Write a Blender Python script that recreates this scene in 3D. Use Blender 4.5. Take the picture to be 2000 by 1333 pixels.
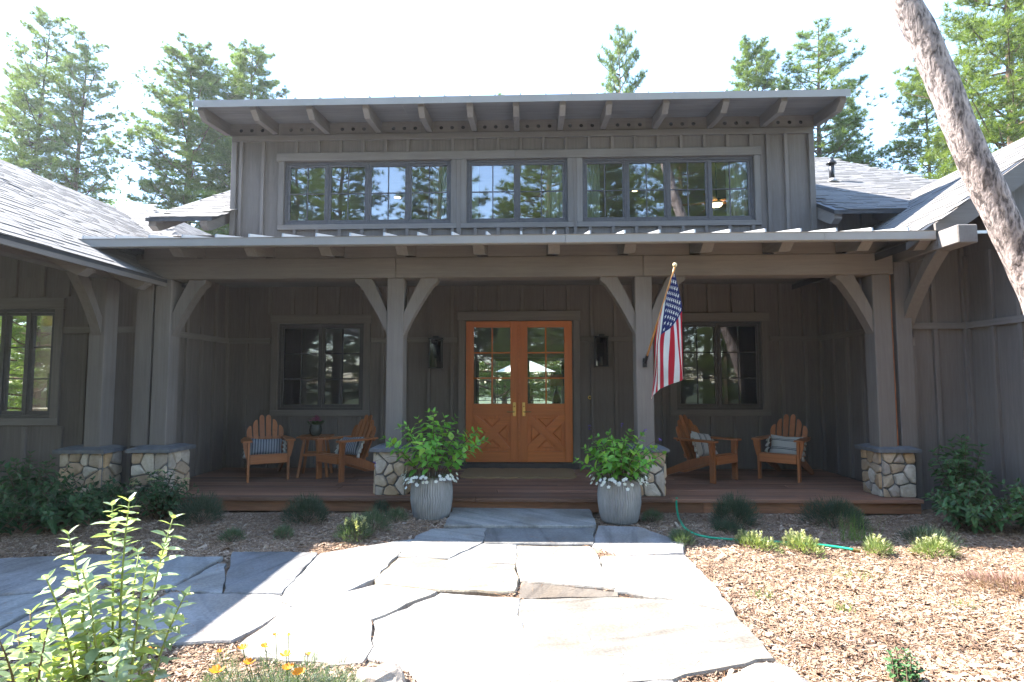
import bpy, bmesh, math, random
import numpy as np
from mathutils import Vector, Matrix

for o in list(bpy.data.objects):
    bpy.data.objects.remove(o, do_unlink=True)
SC = bpy.context.scene
COL = SC.collection
R = math.radians

# ------------------------------------------------------------------ camera
cam_d = bpy.data.cameras.new('camera'); cam = bpy.data.objects.new('camera', cam_d); COL.objects.link(cam)
cam_d.sensor_width = 36.0; cam_d.lens = 20.0; cam_d.clip_start = 0.05; cam_d.clip_end = 2000.0
CAM = Vector((0.18, -9.78, 1.65))
yaw, pitch, roll = R(1.75), R(4.07), R(0.12)
fw = Vector((-math.sin(yaw)*math.cos(pitch), math.cos(yaw)*math.cos(pitch), math.sin(pitch)))
rt = Vector((math.cos(yaw), math.sin(yaw), 0)); up = rt.cross(fw)
rt2 = rt*math.cos(roll) - up*math.sin(roll); up2 = rt*math.sin(roll) + up*math.cos(roll)
mx = Matrix((( rt2.x, up2.x, -fw.x, CAM.x), (rt2.y, up2.y, -fw.y, CAM.y), (rt2.z, up2.z, -fw.z, CAM.z), (0, 0, 0, 1)))
cam.matrix_world = mx
cam_d.dof.use_dof = False
SC.camera = cam
SC.render.resolution_x, SC.render.resolution_y = 1024, 682

# ------------------------------------------------------------------ sky, sun, exposure
SUNV = Vector((-0.90, 0.26, 1.0)).normalized()          # towards the sun: high, to the left and a little behind the house
W = bpy.data.worlds.new('World'); SC.world = W; W.use_nodes = True
nt = W.node_tree; bg = nt.nodes['Background']
sky = nt.nodes.new('ShaderNodeTexSky'); sky.sky_type = 'NISHITA'; sky.sun_disc = False
sky.sun_elevation = math.asin(SUNV.z); sky.sun_rotation = math.atan2(SUNV.x, SUNV.y) % (2*math.pi)
sky.air_density = 1.25; sky.dust_density = 0.4; sky.ozone_density = 1.0; sky.altitude = 1500
nt.links.new(sky.outputs[0], bg.inputs[0]); bg.inputs[1].default_value = 0.125
sl = bpy.data.lights.new('sun', 'SUN'); sl.energy = 3.6; sl.angle = R(0.53); sl.color = (1.0, 0.95, 0.88)
sun = bpy.data.objects.new('sun', sl); COL.objects.link(sun)
sun.rotation_euler = SUNV.to_track_quat('Z', 'Y').to_euler(); sun.location = (-20, 8, 30)
SC.view_settings.view_transform = 'Standard'; SC.view_settings.look = 'None'
SC.view_settings.exposure = 3.08; SC.view_settings.gamma = 1.0
SC.cycles.max_bounces = 10; SC.cycles.transparent_max_bounces = 16; SC.cycles.diffuse_bounces = 5
SC.cycles.glossy_bounces = 3; SC.cycles.caustics_reflective = False; SC.cycles.caustics_refractive = False
SC.cycles.use_denoising = True; SC.cycles.sample_clamp_indirect = 6.0

# ------------------------------------------------------------------ mesh helpers
rng = random.Random(7)
nprng = np.random.default_rng(11)

def mesh_from(name, verts, faces, mats, smooth=False, midx=None):
    me = bpy.data.meshes.new(name)
    if isinstance(faces, np.ndarray):
        verts = np.asarray(verts, dtype=np.float32); nf, k = faces.shape
        me.vertices.add(len(verts)); me.vertices.foreach_set('co', verts.ravel())
        me.loops.add(nf*k); me.loops.foreach_set('vertex_index', faces.astype(np.int32).ravel())
        me.polygons.add(nf); me.polygons.foreach_set('loop_start', np.arange(0, nf*k, k, dtype=np.int32))
        try: me.polygons.foreach_set('loop_total', np.full(nf, k, dtype=np.int32))
        except Exception: pass
        me.update(calc_edges=True)
        if not smooth: me.polygons.foreach_set('use_smooth', np.zeros(nf, dtype=bool))
    else:
        me.from_pydata([tuple(v) for v in verts], [], faces); me.update()
    if not isinstance(mats, (list, tuple)): mats = [mats]
    for m in mats: me.materials.append(m)
    if midx is not None: me.polygons.foreach_set('material_index', np.asarray(midx, dtype=np.int32))
    if smooth: me.polygons.foreach_set('use_smooth', np.ones(len(me.polygons), dtype=bool))
    return me

class G:
    """a pile of geometry that becomes one mesh object"""
    def __init__(s): s.v = []; s.f = []; s.m = []
    def add(s, vf, mi=0):
        n = len(s.v); s.v += [tuple(p) for p in vf[0]]; s.f += [tuple(i+n for i in f) for f in vf[1]]; s.m += [mi]*len(vf[1]); return s
    def xf(s, M): s.v = [tuple(M @ Vector(p)) for p in s.v]; return s

def link(name, me, parent=None, loc=None, rot=None, scale=None):
    o = bpy.data.objects.new(name, me); COL.objects.link(o)
    if parent is not None: o.parent = parent
    if loc is not None: o.location = loc
    if rot is not None: o.rotation_euler = rot
    if scale is not None: o.scale = scale
    return o

def ob(name, g, mats, parent=None, smooth=False, kind=None, loc=None, rot=None, **kw):
    if isinstance(g, tuple): g = G().add(g)
    me = mesh_from(name, g.v, g.f, mats, smooth, g.m if isinstance(mats, (list, tuple)) else None)
    o = link(name, me, parent, loc, rot)
    if kind: o['kind'] = kind
    for k, v in kw.items(): o[k] = v
    return o

def thing(name, label, cat, loc=(0, 0, 0), rz=0.0, group=None):
    o = bpy.data.objects.new(name, None); COL.objects.link(o); o.empty_display_size = 0.1
    o.location = loc; o.rotation_euler = (0, 0, rz); o['label'] = label; o['category'] = cat
    if group: o['group'] = group
    return o

def tag(o, label, cat, group=None):
    o['label'] = label; o['category'] = cat
    if group: o['group'] = group
    return o

def box(x0, x1, y0, y1, z0, z1, c=0.0):
    if x1 < x0: x0, x1 = x1, x0
    if y1 < y0: y0, y1 = y1, y0
    if z1 < z0: z0, z1 = z1, z0
    if c <= 0:
        v = [(x, y, z) for x in (x0, x1) for y in (y0, y1) for z in (z0, z1)]
        return v, [(0, 1, 3, 2), (4, 6, 7, 5), (0, 4, 5, 1), (2, 3, 7, 6), (0, 2, 6, 4), (1, 5, 7, 3)]
    c = min(c, (x1-x0)*.3, (y1-y0)*.3, (z1-z0)*.3)
    v = []; idx = {}
    P = ((x0, x1), (y0, y1), (z0, z1)); S = (1, -1)
    for i in (0, 1):
        for j in (0, 1):
            for k in (0, 1):
                b = [P[0][i], P[1][j], P[2][k]]; d = [c*S[i], c*S[j], c*S[k]]
                for a in range(3):       # vertex lying on the face whose normal is axis a
                    q = [b[n] + (0 if n == a else d[n]) for n in range(3)]
                    idx[(i, j, k, a)] = len(v); v.append(tuple(q))
    f = []
    def I(t, a): return idx[(t[0], t[1], t[2], a)]
    for a in range(3):
        u, w = (a+1) % 3, (a+2) % 3
        for s in (0, 1):
            q = []
            for (p, r) in ((0, 0), (1, 0), (1, 1), (0, 1)):
                t = [0, 0, 0]; t[a] = s; t[u] = p; t[w] = r; q.append(I(t, a))
            f.append(tuple(q if s else q[::-1]))
        for p in (0, 1):
            for r in (0, 1):             # edge along a
                t0 = [0, 0, 0]; t0[u] = p; t0[w] = r; t1 = list(t0); t1[a] = 1
                q = (I(t0, u), I(t1, u), I(t1, w), I(t0, w))
                f.append(q if (p == r) else q[::-1])
    for i in (0, 1):
        for j in (0, 1):
            for k in (0, 1):
                q = (idx[(i, j, k, 0)], idx[(i, j, k, 1)], idx[(i, j, k, 2)])
                f.append(q if (i+j+k) % 2 else q[::-1])
    return v, f

def prism(poly, axis, a0, a1):
    n = len(poly); v = []
    for a in (a0, a1):
        for p in poly:
            v.append((a, p[0], p[1]) if axis == 'x' else (p[0], a, p[1]) if axis == 'y' else (p[0], p[1], a))
    f = [tuple(range(n))[::-1], tuple(range(n, 2*n))]
    for i in range(n): j = (i+1) % n; f.append((i, j, n+j, n+i))
    return v, f

def tube(pts, rad, n=8, cap=True):
    pts = [Vector(p) for p in pts]
    if not isinstance(rad, (list, tuple)): rad = [rad]*len(pts)
    v = []; f = []; prev = None
    for i, p in enumerate(pts):
        t = (pts[min(i+1, len(pts)-1)] - pts[max(i-1, 0)]).normalized()
        if prev is None:
            a = Vector((0, 0, 1)) if abs(t.z) < .9 else Vector((1, 0, 0))
            s = t.cross(a).normalized()
        else:
            s = (prev - t*prev.dot(t)).normalized()
        prev = s; w = t.cross(s)
        for k in range(n):
            an = 2*math.pi*k/n; v.append(tuple(p + (s*math.cos(an) + w*math.sin(an))*rad[i]))
    for i in range(len(pts)-1):
        for k in range(n):
            k2 = (k+1) % n; f.append((i*n+k, i*n+k2, (i+1)*n+k2, (i+1)*n+k))
    if cap: f.append(tuple(range(n))[::-1]); f.append(tuple(range((len(pts)-1)*n, len(pts)*n)))
    return v, f

def lathe(prof, n=24, c=(0, 0, 0), cap=True):
    v = []; f = []
    for (r, z) in prof:
        for k in range(n):
            an = 2*math.pi*k/n; v.append((c[0]+r*math.cos(an), c[1]+r*math.sin(an), c[2]+z))
    for i in range(len(prof)-1):
        for k in range(n):
            k2 = (k+1) % n; f.append((i*n+k, i*n+k2, (i+1)*n+k2, (i+1)*n+k))
    if cap: f.append(tuple(range(n))[::-1]); f.append(tuple(range((len(prof)-1)*n, len(prof)*n)))
    return v, f

def bar(p0, p1, w, t, upv=(0, 0, 1), c=0.004):
    """a straight board from p0 to p1, w wide across, t thick along upv"""
    p0, p1 = Vector(p0), Vector(p1); d = (p1-p0); L = d.length; d.normalize()
    u = Vector(upv); s = d.cross(u).normalized(); u = s.cross(d)
    vs, fs = box(0, L, -w/2, w/2, -t/2, t/2, c)
    return [tuple(p0 + d*a + s*b + u*e) for (a, b, e) in vs], fs

# ------------------------------------------------------------------ material helpers
def newmat(name):
    m = bpy.data.materials.new(name); m.use_nodes = True; t = m.node_tree
    for n in list(t.nodes): t.nodes.remove(n)
    out = t.nodes.new('ShaderNodeOutputMaterial'); return m, t, out
def N(t, kind, **kw):
    n = t.nodes.new('ShaderNode'+kind)
    for k, v in kw.items():
        if k.startswith('i_'):
            n.inputs[int(k[2:]) if k[2:].isdigit() else k[2:].replace('_', ' ')].default_value = v
        else: setattr(n, k, v)
    return n
def L(t, a, b): t.links.new(a, b)
def M2(t, op, a, b=None):
    n = t.nodes.new('ShaderNodeMath'); n.operation = op
    for i, x in enumerate((a, b)):
        if x is None: continue
        if isinstance(x, (int, float)): n.inputs[i].default_value = x
        else: t.links.new(x, n.inputs[i])
    return n.outputs[0]
def ramp(t, fac, stops):
    r = t.nodes.new('ShaderNodeValToRGB'); e = r.color_ramp.elements
    while len(e) < len(stops): e.new(0.5)
    for i, (p, c) in enumerate(stops):
        e[i].position = p; e[i].color = (c[0], c[1], c[2], 1) if not isinstance(c, (int, float)) else (c, c, c, 1)
    t.links.new(fac, r.inputs[0]); return r.outputs[0]
def mixc(t, blend, fac, a, b):
    n = t.nodes.new('ShaderNodeMix'); n.data_type = 'RGBA'; n.blend_type = blend
    for s, x in ((n.inputs[0], fac), (n.inputs[6], a), (n.inputs[7], b)):
        if isinstance(x, (int, float)): s.default_value = x
        elif isinstance(x, tuple): s.default_value = (x[0], x[1], x[2], 1)
        else: t.links.new(x, s)
    return n.outputs[2]
def coords(t, scale, rnd=True, gen='Object'):
    tc = N(t, 'TexCoord'); v = tc.outputs[gen]
    if rnd:
        oi = N(t, 'ObjectInfo'); a = N(t, 'VectorMath', operation='MULTIPLY_ADD')
        cx = N(t, 'CombineXYZ'); L(t, oi.outputs['Random'], cx.inputs[0]); L(t, oi.outputs['Random'], cx.inputs[1]); L(t, oi.outputs['Random'], cx.inputs[2])
        L(t, cx.outputs[0], a.inputs[0]); a.inputs[1].default_value = (37.0, 53.0, 71.0); L(t, v, a.inputs[2]); v = a.outputs[0]
    mp = N(t, 'Mapping'); mp.inputs['Scale'].default_value = scale; L(t, v, mp.inputs[0]); return mp.outputs[0]
def principled(t, out, col=None, rough=0.7, bump=None, bs=0.3, bd=0.01, metal=0.0, spec=0.4):
    b = N(t, 'BsdfPrincipled'); b.inputs['Metallic'].default_value = metal
    if 'Specular IOR Level' in b.inputs: b.inputs['Specular IOR Level'].default_value = spec
    if isinstance(rough, (int, float)): b.inputs['Roughness'].default_value = rough
    else: L(t, rough, b.inputs['Roughness'])
    if isinstance(col, tuple): b.inputs['Base Color'].default_value = (col[0], col[1], col[2], 1)
    elif col is not None: L(t, col, b.inputs['Base Color'])
    if bump is not None:
        bn = N(t, 'Bump'); bn.inputs['Strength'].default_value = bs; bn.inputs['Distance'].default_value = bd
        L(t, bump, bn.inputs['Height']); L(t, bn.outputs[0], b.inputs['Normal'])
    L(t, b.outputs[0], out.inputs[0]); return b
def per_object(t, lo, hi):
    oi = N(t, 'ObjectInfo'); g = N(t, 'NewGeometry')
    f = M2(t, 'FRACT', M2(t, 'ADD', M2(t, 'MULTIPLY', oi.outputs['Random'], 7.31), g.outputs['Random Per Island']))
    return M2(t, 'ADD', M2(t, 'MULTIPLY', f, hi-lo), lo), f

def wood(name, col, axis='z', contrast=0.35, rough=0.75, cathedral=0.0, bump=0.35, var=0.18, fine=60.0, dirt=None):
    m, t, out = newmat(name)
    al, ac = 1.1, 30.0
    sc = {'x': (al, ac, ac), 'y': (ac, al, ac), 'z': (ac, ac, al)}[axis]
    v = coords(t, sc)
    n1 = N(t, 'TexNoise'); n1.inputs['Scale'].default_value = 1.0; n1.inputs['Detail'].default_value = 6; n1.inputs['Roughness'].default_value = .65; n1.inputs['Distortion'].default_value = .5; L(t, v, n1.inputs[0])
    n2 = N(t, 'TexNoise'); n2.inputs['Scale'].default_value = 5.0; n2.inputs['Detail'].default_value = 3; L(t, v, n2.inputs[0])
    g = M2(t, 'ADD', M2(t, 'MULTIPLY', n1.outputs[0], .65), M2(t, 'MULTIPLY', n2.outputs[0], .35))
    if cathedral > 0:
        sc2 = {'x': (.5, 3.2, 3.2), 'y': (3.2, .5, 3.2), 'z': (3.2, 3.2, .5)}[axis]
        v2 = coords(t, sc2); n3 = N(t, 'TexNoise'); n3.inputs['Scale'].default_value = 1.3; n3.inputs['Detail'].default_value = 1.5; L(t, v2, n3.inputs[0])
        wv = M2(t, 'MULTIPLY', M2(t, 'SINE', M2(t, 'MULTIPLY', n3.outputs[0], 85.0)), .5)
        g = M2(t, 'ADD', g, M2(t, 'MULTIPLY', wv, cathedral))
    c = ramp(t, g, [(.25, tuple(x*(1-contrast) for x in col)), (.5, col), (.75, tuple(min(1, x*(1+contrast)) for x in col))])
    vv, _ = per_object(t, 1-var, 1+var)
    cc = N(t, 'CombineXYZ');
    for i in range(3): L(t, vv, cc.inputs[i])
    c = mixc(t, 'MULTIPLY', 1.0, c, cc.outputs[0])
    nb = N(t, 'TexNoise'); nb.inputs['Scale'].default_value = .9; nb.inputs['Detail'].default_value = 5; L(t, coords(t, (1, 1, 1), False), nb.inputs[0])
    c = mixc(t, 'MULTIPLY', .5, c, ramp(t, nb.outputs[0], [(.3, .62), (.65, 1.0)]))
    if dirt: c = mixc(t, 'MIX', ramp(t, nb.outputs[0], [(.5, 0.0), (.75, .6)]), c, dirt)
    principled(t, out, c, ramp(t, n1.outputs[0], [(.2, min(1, rough+.12)), (.8, rough-.08)]), g, bump, .004)
    return m

def plain(name, col, rough=0.6, metal=0.0, var=0.1, noise=8.0, amt=.25, bump=0.1, spec=.4):
    m, t, out = newmat(name); v = coords(t, (1, 1, 1))
    n = N(t, 'TexNoise'); n.inputs['Scale'].default_value = noise; n.inputs['Detail'].default_value = 6; L(t, v, n.inputs[0])
    c = ramp(t, n.outputs[0], [(.3, tuple(x*(1-amt) for x in col)), (.7, tuple(min(1, x*(1+amt)) for x in col))])
    vv, _ = per_object(t, 1-var, 1+var); cc = N(t, 'CombineXYZ')
    for i in range(3): L(t, vv, cc.inputs[i])
    c = mixc(t, 'MULTIPLY', 1.0, c, cc.outputs[0])
    principled(t, out, c, rough, n.outputs[0], bump, .004, metal, spec); return m

def leafmat(name, cols, trans=.35, rough=.5, spec=.35):
    """foliage: colour varies from leaf to leaf; light passes through"""
    m, t, out = newmat(name); _, f = per_object(t, 0, 1)
    st = [(i/(len(cols)-1) if len(cols) > 1 else 0, c) for i, c in enumerate(cols)]
    c = ramp(t, f, st)
    n = N(t, 'TexNoise'); n.inputs['Scale'].default_value = 3.0; L(t, coords(t, (1, 1, 1), False), n.inputs[0])
    c = mixc(t, 'MULTIPLY', .6, c, ramp(t, n.outputs[0], [(.3, .55), (.7, 1.0)]))
    b = N(t, 'BsdfPrincipled'); b.inputs['Roughness'].default_value = rough; b.inputs['Specular IOR Level'].default_value = spec; L(t, c, b.inputs['Base Color'])
    tr = N(t, 'BsdfTranslucent'); L(t, mixc(t, 'MULTIPLY', 1.0, c, (1.25, 1.35, .6)), tr.inputs[0])
    mx_ = N(t, 'MixShader'); mx_.inputs[0].default_value = trans; L(t, b.outputs[0], mx_.inputs[1]); L(t, tr.outputs[0], mx_.inputs[2]); L(t, mx_.outputs[0], out.inputs[0]); return m

def glassmat(name, base=.10, tint=(.86, .90, .88), wavy=.0):
    m, t, out = newmat(name)
    tr = N(t, 'BsdfTransparent'); tr.inputs[0].default_value = (*tint, 1)
    gl = N(t, 'BsdfGlossy'); gl.inputs['Roughness'].default_value = 0.004; gl.inputs[0].default_value = (.95, .97, 1, 1)
    fr = N(t, 'Fresnel'); fr.inputs[0].default_value = 1.5
    nz = N(t, 'TexNoise'); nz.inputs['Scale'].default_value = 2.2; nz.inputs['Detail'].default_value = 1; L(t, coords(t, (1, 1, .6)), nz.inputs[0])
    bn = N(t, 'Bump'); bn.inputs['Strength'].default_value = .02+wavy; bn.inputs['Distance'].default_value = .02; L(t, nz.outputs[0], bn.inputs['Height'])
    L(t, bn.outputs[0], gl.inputs['Normal'])
    fac = M2(t, 'ADD', fr.outputs[0], base)
    mx_ = N(t, 'MixShader'); L(t, fac, mx_.inputs[0]); L(t, tr.outputs[0], mx_.inputs[1]); L(t, gl.outputs[0], mx_.inputs[2]); L(t, mx_.outputs[0], out.inputs[0]); return m

def emitmat(name, col, s):
    m, t, out = newmat(name); e = N(t, 'Emission'); e.inputs[0].default_value = (*col, 1); e.inputs[1].default_value = s; L(t, e.outputs[0], out.inputs[0]); return m

SID = (.143, .122, .108); TRM = (.166, .145, .129)
m_siding = wood('siding', SID, 'z', .18, .82, .07, .4, .06)
m_batten = wood('batten_wood', tuple(x*1.08 for x in SID), 'z', .2, .8, 0, .4, .12)
m_trimx = wood('trim_wood', TRM, 'x', .2, .78, 0, .4, .10)
m_trimy = wood('trim_wood_deep', TRM, 'y', .2, .78, 0, .4, .10)
m_trimz = wood('trim_wood_upright', TRM, 'z', .2, .78, .04, .4, .10)
m_timx = wood('timber_beam', (.184, .158, .138), 'x', .18, .78, .05, .4, .08)
m_timy = wood('timber_rafter', (.178, .157, .141), 'y', .16, .78, .04, .4, .10)
m_timz = wood('timber_post', (.164, .143, .127), 'z', .16, .78, .05, .4, .08)
m_soffit = wood('soffit_board', (.155, .148, .145), 'x', .25, .8, 0, .3, .10)
m_deck = wood('deck_board', (.235, .115, .070), 'x', .4, .6, .05, .4, .42, dirt=(.11, .08, .06))
m_skirt = wood('skirt_board', (.25, .108, .052), 'x', .4, .6, .10, .4, .2)
m_fir = wood('fir_door', (.60, .175, .040), 'z', .20, .42, 0, .15, .06)
m_firx = wood('fir_rail', (.61, .18, .042), 'x', .20, .42, 0, .15, .06)
m_teak = wood('teak', (.34, .118, .038), 'z', .35, .5, 0, .25, .22)
m_teaky = wood('teak_slat', (.34, .118, .038), 'x', .35, .5, 0, .25, .22)
m_bronze = plain('bronze_frame', (.050, .045, .044), .45, .0, .05, 20, .15, .05)
m_bronze_up = plain('bronze_sash', (.075, .068, .070), .42, .0, .05, 20, .15, .05)
m_gutter = plain('gutter_metal', (.27, .26, .245), .45, .0, .03, 3, .06, .03)
m_roofm = plain('standing_seam_metal', (.46, .46, .46), .38, .3, .03, 3, .06, .03)
m_black = plain('black_metal', (.018, .018, .02), .4, .2, .1, 12, .2, .05)
m_dark = plain('dark_void', (.012, .012, .012), .9)
m_brass = plain('satin_brass', (.62, .42, .15), .28, 1.0, .05, 10, .08, .03)
m_glass_up = glassmat('clerestory_glass', .17, (.80, .86, .84), .015)
m_glass = glassmat('window_glass', .045, (.85, .9, .88), .02)
m_glass_wing = glassmat('wing_window_glass', .0, (.88, .9, .86), .02)
m_glass_door = glassmat('old_door_glass', .10, (.88, .92, .90), .09)
m_plaster = plain('interior_plaster', (.30, .27, .22), .85, 0, .02, 2, .08, .05)
m_ceil = wood('interior_ceiling', (.36, .26, .14), 'x', .25, .7, 0, .1, .1)
m_floor_in = wood('interior_floor', (.16, .09, .05), 'y', .3, .4, 0, .1, .2)
# ------------------------------------------------------------------ mineral materials
def mat_shingle():
    m, t, out = newmat('asphalt_shingle'); _, f = per_object(t, 0, 1)
    c = ramp(t, f, [(0, (.108, .103, .100)), (.4, (.138, .131, .125)), (.75, (.170, .160, .150)), (1, (.124, .118, .114))])
    n = N(t, 'TexNoise'); n.inputs['Scale'].default_value = 220; n.inputs['Detail'].default_value = 2; L(t, coords(t, (1, 1, 1)), n.inputs[0])
    c = mixc(t, 'MULTIPLY', .7, c, ramp(t, n.outputs[0], [(.3, .55), (.7, 1.25)]))
    principled(t, out, c, .92, n.outputs[0], .5, .004); return m
m_shingle = mat_shingle()
def mat_stone(name, cols, scale=9.0, bump=.7):
    m, t, out = newmat(name); _, f = per_object(t, 0, 1)
    c = ramp(t, f, [(i/(len(cols)-1), k) for i, k in enumerate(cols)])
    v = coords(t, (1, 1, 1))
    n = N(t, 'TexNoise'); n.inputs['Scale'].default_value = scale; n.inputs['Detail'].default_value = 8; n.inputs['Roughness'].default_value = .65; L(t, v, n.inputs[0])
    n2 = N(t, 'TexNoise'); n2.inputs['Scale'].default_value = scale*6; n2.inputs['Detail'].default_value = 5; L(t, v, n2.inputs[0])
    c = mixc(t, 'MULTIPLY', .8, c, ramp(t, n.outputs[0], [(.25, (.55, .5, .45)), (.6, (1.05, 1, .95))]))
    c = mixc(t, 'MIX', ramp(t, n2.outputs[0], [(.55, 0.0), (.8, .35)]), c, (.30, .20, .11))
    h = M2(t, 'ADD', n.outputs[0], M2(t, 'MULTIPLY', n2.outputs[0], .35))
    principled(t, out, c, .88, h, bump, .02); return m
m_stone = mat_stone('field_stone', [(.36, .27, .18), (.46, .37, .27), (.54, .48, .40), (.38, .34, .30), (.46, .31, .17), (.50, .42, .32)])
m_rock = mat_stone('garden_rock', [(.30, .25, .20), (.36, .33, .30)], 5, 1.0)
m_mortar = plain('mortar', (.150, .145, .140), .95, 0, .05, 40, .25, .4)
m_cap = plain('slate_cap', (.115, .118, .125), .7, 0, .08, 12, .2, .25)
def mat_flag(name='flagstone_slate', tint=(1, 1, 1)):
    m, t, out = newmat(name); _, f = per_object(t, 0, 1)
    c = ramp(t, f, [(0, (.23, .24, .25)), (.2, (.28, .265, .24)), (.4, (.24, .25, .27)), (.6, (.29, .27, .235)), (.8, (.25, .24, .245)), (1, (.27, .27, .265))])
    oi = N(t, 'ObjectInfo'); tc = N(t, 'TexCoord')
    rotv = N(t, 'VectorRotate'); rotv.rotation_type = 'Z_AXIS'; L(t, tc.outputs['Object'], rotv.inputs[0]); L(t, M2(t, 'MULTIPLY', oi.outputs['Random'], 3.0), rotv.inputs['Angle'])
    mp = N(t, 'Mapping'); mp.inputs['Scale'].default_value = (.8, 5.5, 1); L(t, rotv.outputs[0], mp.inputs[0])
    n = N(t, 'TexNoise'); n.inputs['Scale'].default_value = 1.2; n.inputs['Detail'].default_value = 7; n.inputs['Distortion'].default_value = .8; L(t, mp.outputs[0], n.inputs[0])
    n2 = N(t, 'TexNoise'); n2.inputs['Scale'].default_value = 45; n2.inputs['Detail'].default_value = 6; L(t, tc.outputs['Object'], n2.inputs[0])
    n3 = N(t, 'TexNoise'); n3.inputs['Scale'].default_value = 2.2; n3.inputs['Detail'].default_value = 4; L(t, coords(t, (1, 1, 1)), n3.inputs[0])
    c = mixc(t, 'MULTIPLY', .8, c, ramp(t, n.outputs[0], [(.3, (.55, .53, .52)), (.5, (1, .99, .97)), (.72, (1.2, 1.15, 1.06))]))
    c = mixc(t, 'MULTIPLY', .6, c, ramp(t, n3.outputs[0], [(.35, (.58, .52, .45)), (.6, (1.1, 1.1, 1.1))]))
    c = mixc(t, 'MULTIPLY', .4, c, ramp(t, n2.outputs[0], [(.35, .5), (.65, 1.15)]))
    c = mixc(t, 'MULTIPLY', 1.0, c, tint)
    h = M2(t, 'ADD', M2(t, 'MULTIPLY', n.outputs[0], .7), M2(t, 'MULTIPLY', n2.outputs[0], .3))
    principled(t, out, c, .72, h, .6, .02); return m
m_flag = mat_flag()
m_flag_tan = mat_flag('flagstone_tan', (.86, .80, .70)); m_flag_dark = mat_flag('flagstone_dark', (.50, .43, .36)); m_flag_grey = mat_flag('flagstone_grey', (.66, .65, .64))
def mat_ground():
    m, t, out = newmat('mulch_soil'); v = coords(t, (1, 1, 1), False)
    n = N(t, 'TexNoise'); n.inputs['Scale'].default_value = 55; n.inputs['Detail'].default_value = 6; n.inputs['Roughness'].default_value = .7; L(t, v, n.inputs[0])
    n2 = N(t, 'TexNoise'); n2.inputs['Scale'].default_value = 1.4; n2.inputs['Detail'].default_value = 5; L(t, v, n2.inputs[0])
    vo = N(t, 'TexVoronoi'); vo.inputs['Scale'].default_value = 38; L(t, v, vo.inputs[0])
    c = ramp(t, n.outputs[0], [(.3, (.15, .095, .062)), (.5, (.27, .18, .12)), (.72, (.40, .29, .20))])
    c = mixc(t, 'MULTIPLY', .7, c, ramp(t, n2.outputs[0], [(.3, (.6, .55, .5)), (.7, (1.1, 1.1, 1.1))]))
    c = mixc(t, 'MULTIPLY', .5, c, ramp(t, vo.outputs[0], [(0, .5), (.5, 1.1)]))
    # beyond the garden beds: needle litter and grass under the pines
    sp = N(t, 'SeparateXYZ'); L(t, v, sp.inputs[0]); ax_ = M2(t, 'ABSOLUTE', sp.outputs[0]); ay_ = M2(t, 'ABSOLUTE', M2(t, 'ADD', sp.outputs[1], 3.5))
    far = M2(t, 'ADD', M2(t, 'MAXIMUM', M2(t, 'SUBTRACT', ax_, 2.0), ay_), M2(t, 'MULTIPLY', M2(t, 'SUBTRACT', n2.outputs[0], .5), 3.0))
    n4 = N(t, 'TexNoise'); n4.inputs['Scale'].default_value = .35; n4.inputs['Detail'].default_value = 8; n4.inputs['Roughness'].default_value = .7; L(t, v, n4.inputs[0])
    wild = ramp(t, n4.outputs[0], [(.35, (.045, .035, .022)), (.5, (.045, .062, .022)), (.65, (.070, .085, .030))])
    c = mixc(t, 'MIX', ramp(t, M2(t, 'MULTIPLY', far, .1), [(.62, 0.0), (.80, 1.0)]), c, wild)
    principled(t, out, c, .95, M2(t, 'ADD', n.outputs[0], vo.outputs[0]), .8, .02); return m
m_ground = mat_ground()
def mat_chip():
    m, t, out = newmat('wood_chip'); _, f = per_object(t, 0, 1)
    c = ramp(t, f, [(0, (.15, .088, .055)), (.3, (.27, .175, .115)), (.6, (.37, .26, .175)), (.85, (.48, .37, .275)), (1, (.23, .18, .15))])
    n = N(t, 'TexNoise'); n.inputs['Scale'].default_value = 90; n.inputs['Detail'].default_value = 4; L(t, coords(t, (1, 1, 1), False), n.inputs[0])
    c = mixc(t, 'MULTIPLY', .6, c, ramp(t, n.outputs[0], [(.3, .6), (.7, 1.15)]))
    nl = N(t, 'TexNoise'); nl.inputs['Scale'].default_value = 1.6; nl.inputs['Detail'].default_value = 6; nl.inputs['Roughness'].default_value = .65; L(t, coords(t, (1, 1, 1), False), nl.inputs[0])
    c = mixc(t, 'MULTIPLY', .9, c, ramp(t, nl.outputs[0], [(.34, (.48, .42, .38)), (.5, (.9, .88, .86)), (.66, (1.12, 1.1, 1.08))]))
    principled(t, out, c, .9, n.outputs[0], .4, .005); return m
m_chip = mat_chip()

# ------------------------------------------------------------------ ground, wood chips, flagstone path
def ground_h(x, y):
    return .012*math.sin(1.7*x+.6)*math.cos(1.3*y) + .008*math.sin(4.1*x+2.2*y)
def in_poly(x, y, poly):
    c = False; n = len(poly); j = n-1
    for i in range(n):
        xi, yi = poly[i]; xj, yj = poly[j]
        if (yi > y) != (yj > y) and x < (xj-xi)*(y-yi)/(yj-yi)+xi: c = not c
        j = i
    return c
def make_ground():
    xs = [-600, -120, -40, -20] + list(np.linspace(-12, 12, 97)) + [20, 40, 120, 600]
    ys = [-600, -120, -40, -20] + list(np.linspace(-11, 1, 61)) + [20, 40, 120, 600]
    v = [(x, y, (ground_h(x, y) - .012) if abs(x) <= 12 and -11 <= y <= 1 else -.02) for y in ys for x in xs]
    nx = len(xs); f = [(j*nx+i, j*nx+i+1, (j+1)*nx+i+1, (j+1)*nx+i) for j in range(len(ys)-1) for i in range(nx-1)]
    ob('ground', (v, f), m_ground, None, True, 'structure')
make_ground()

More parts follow.
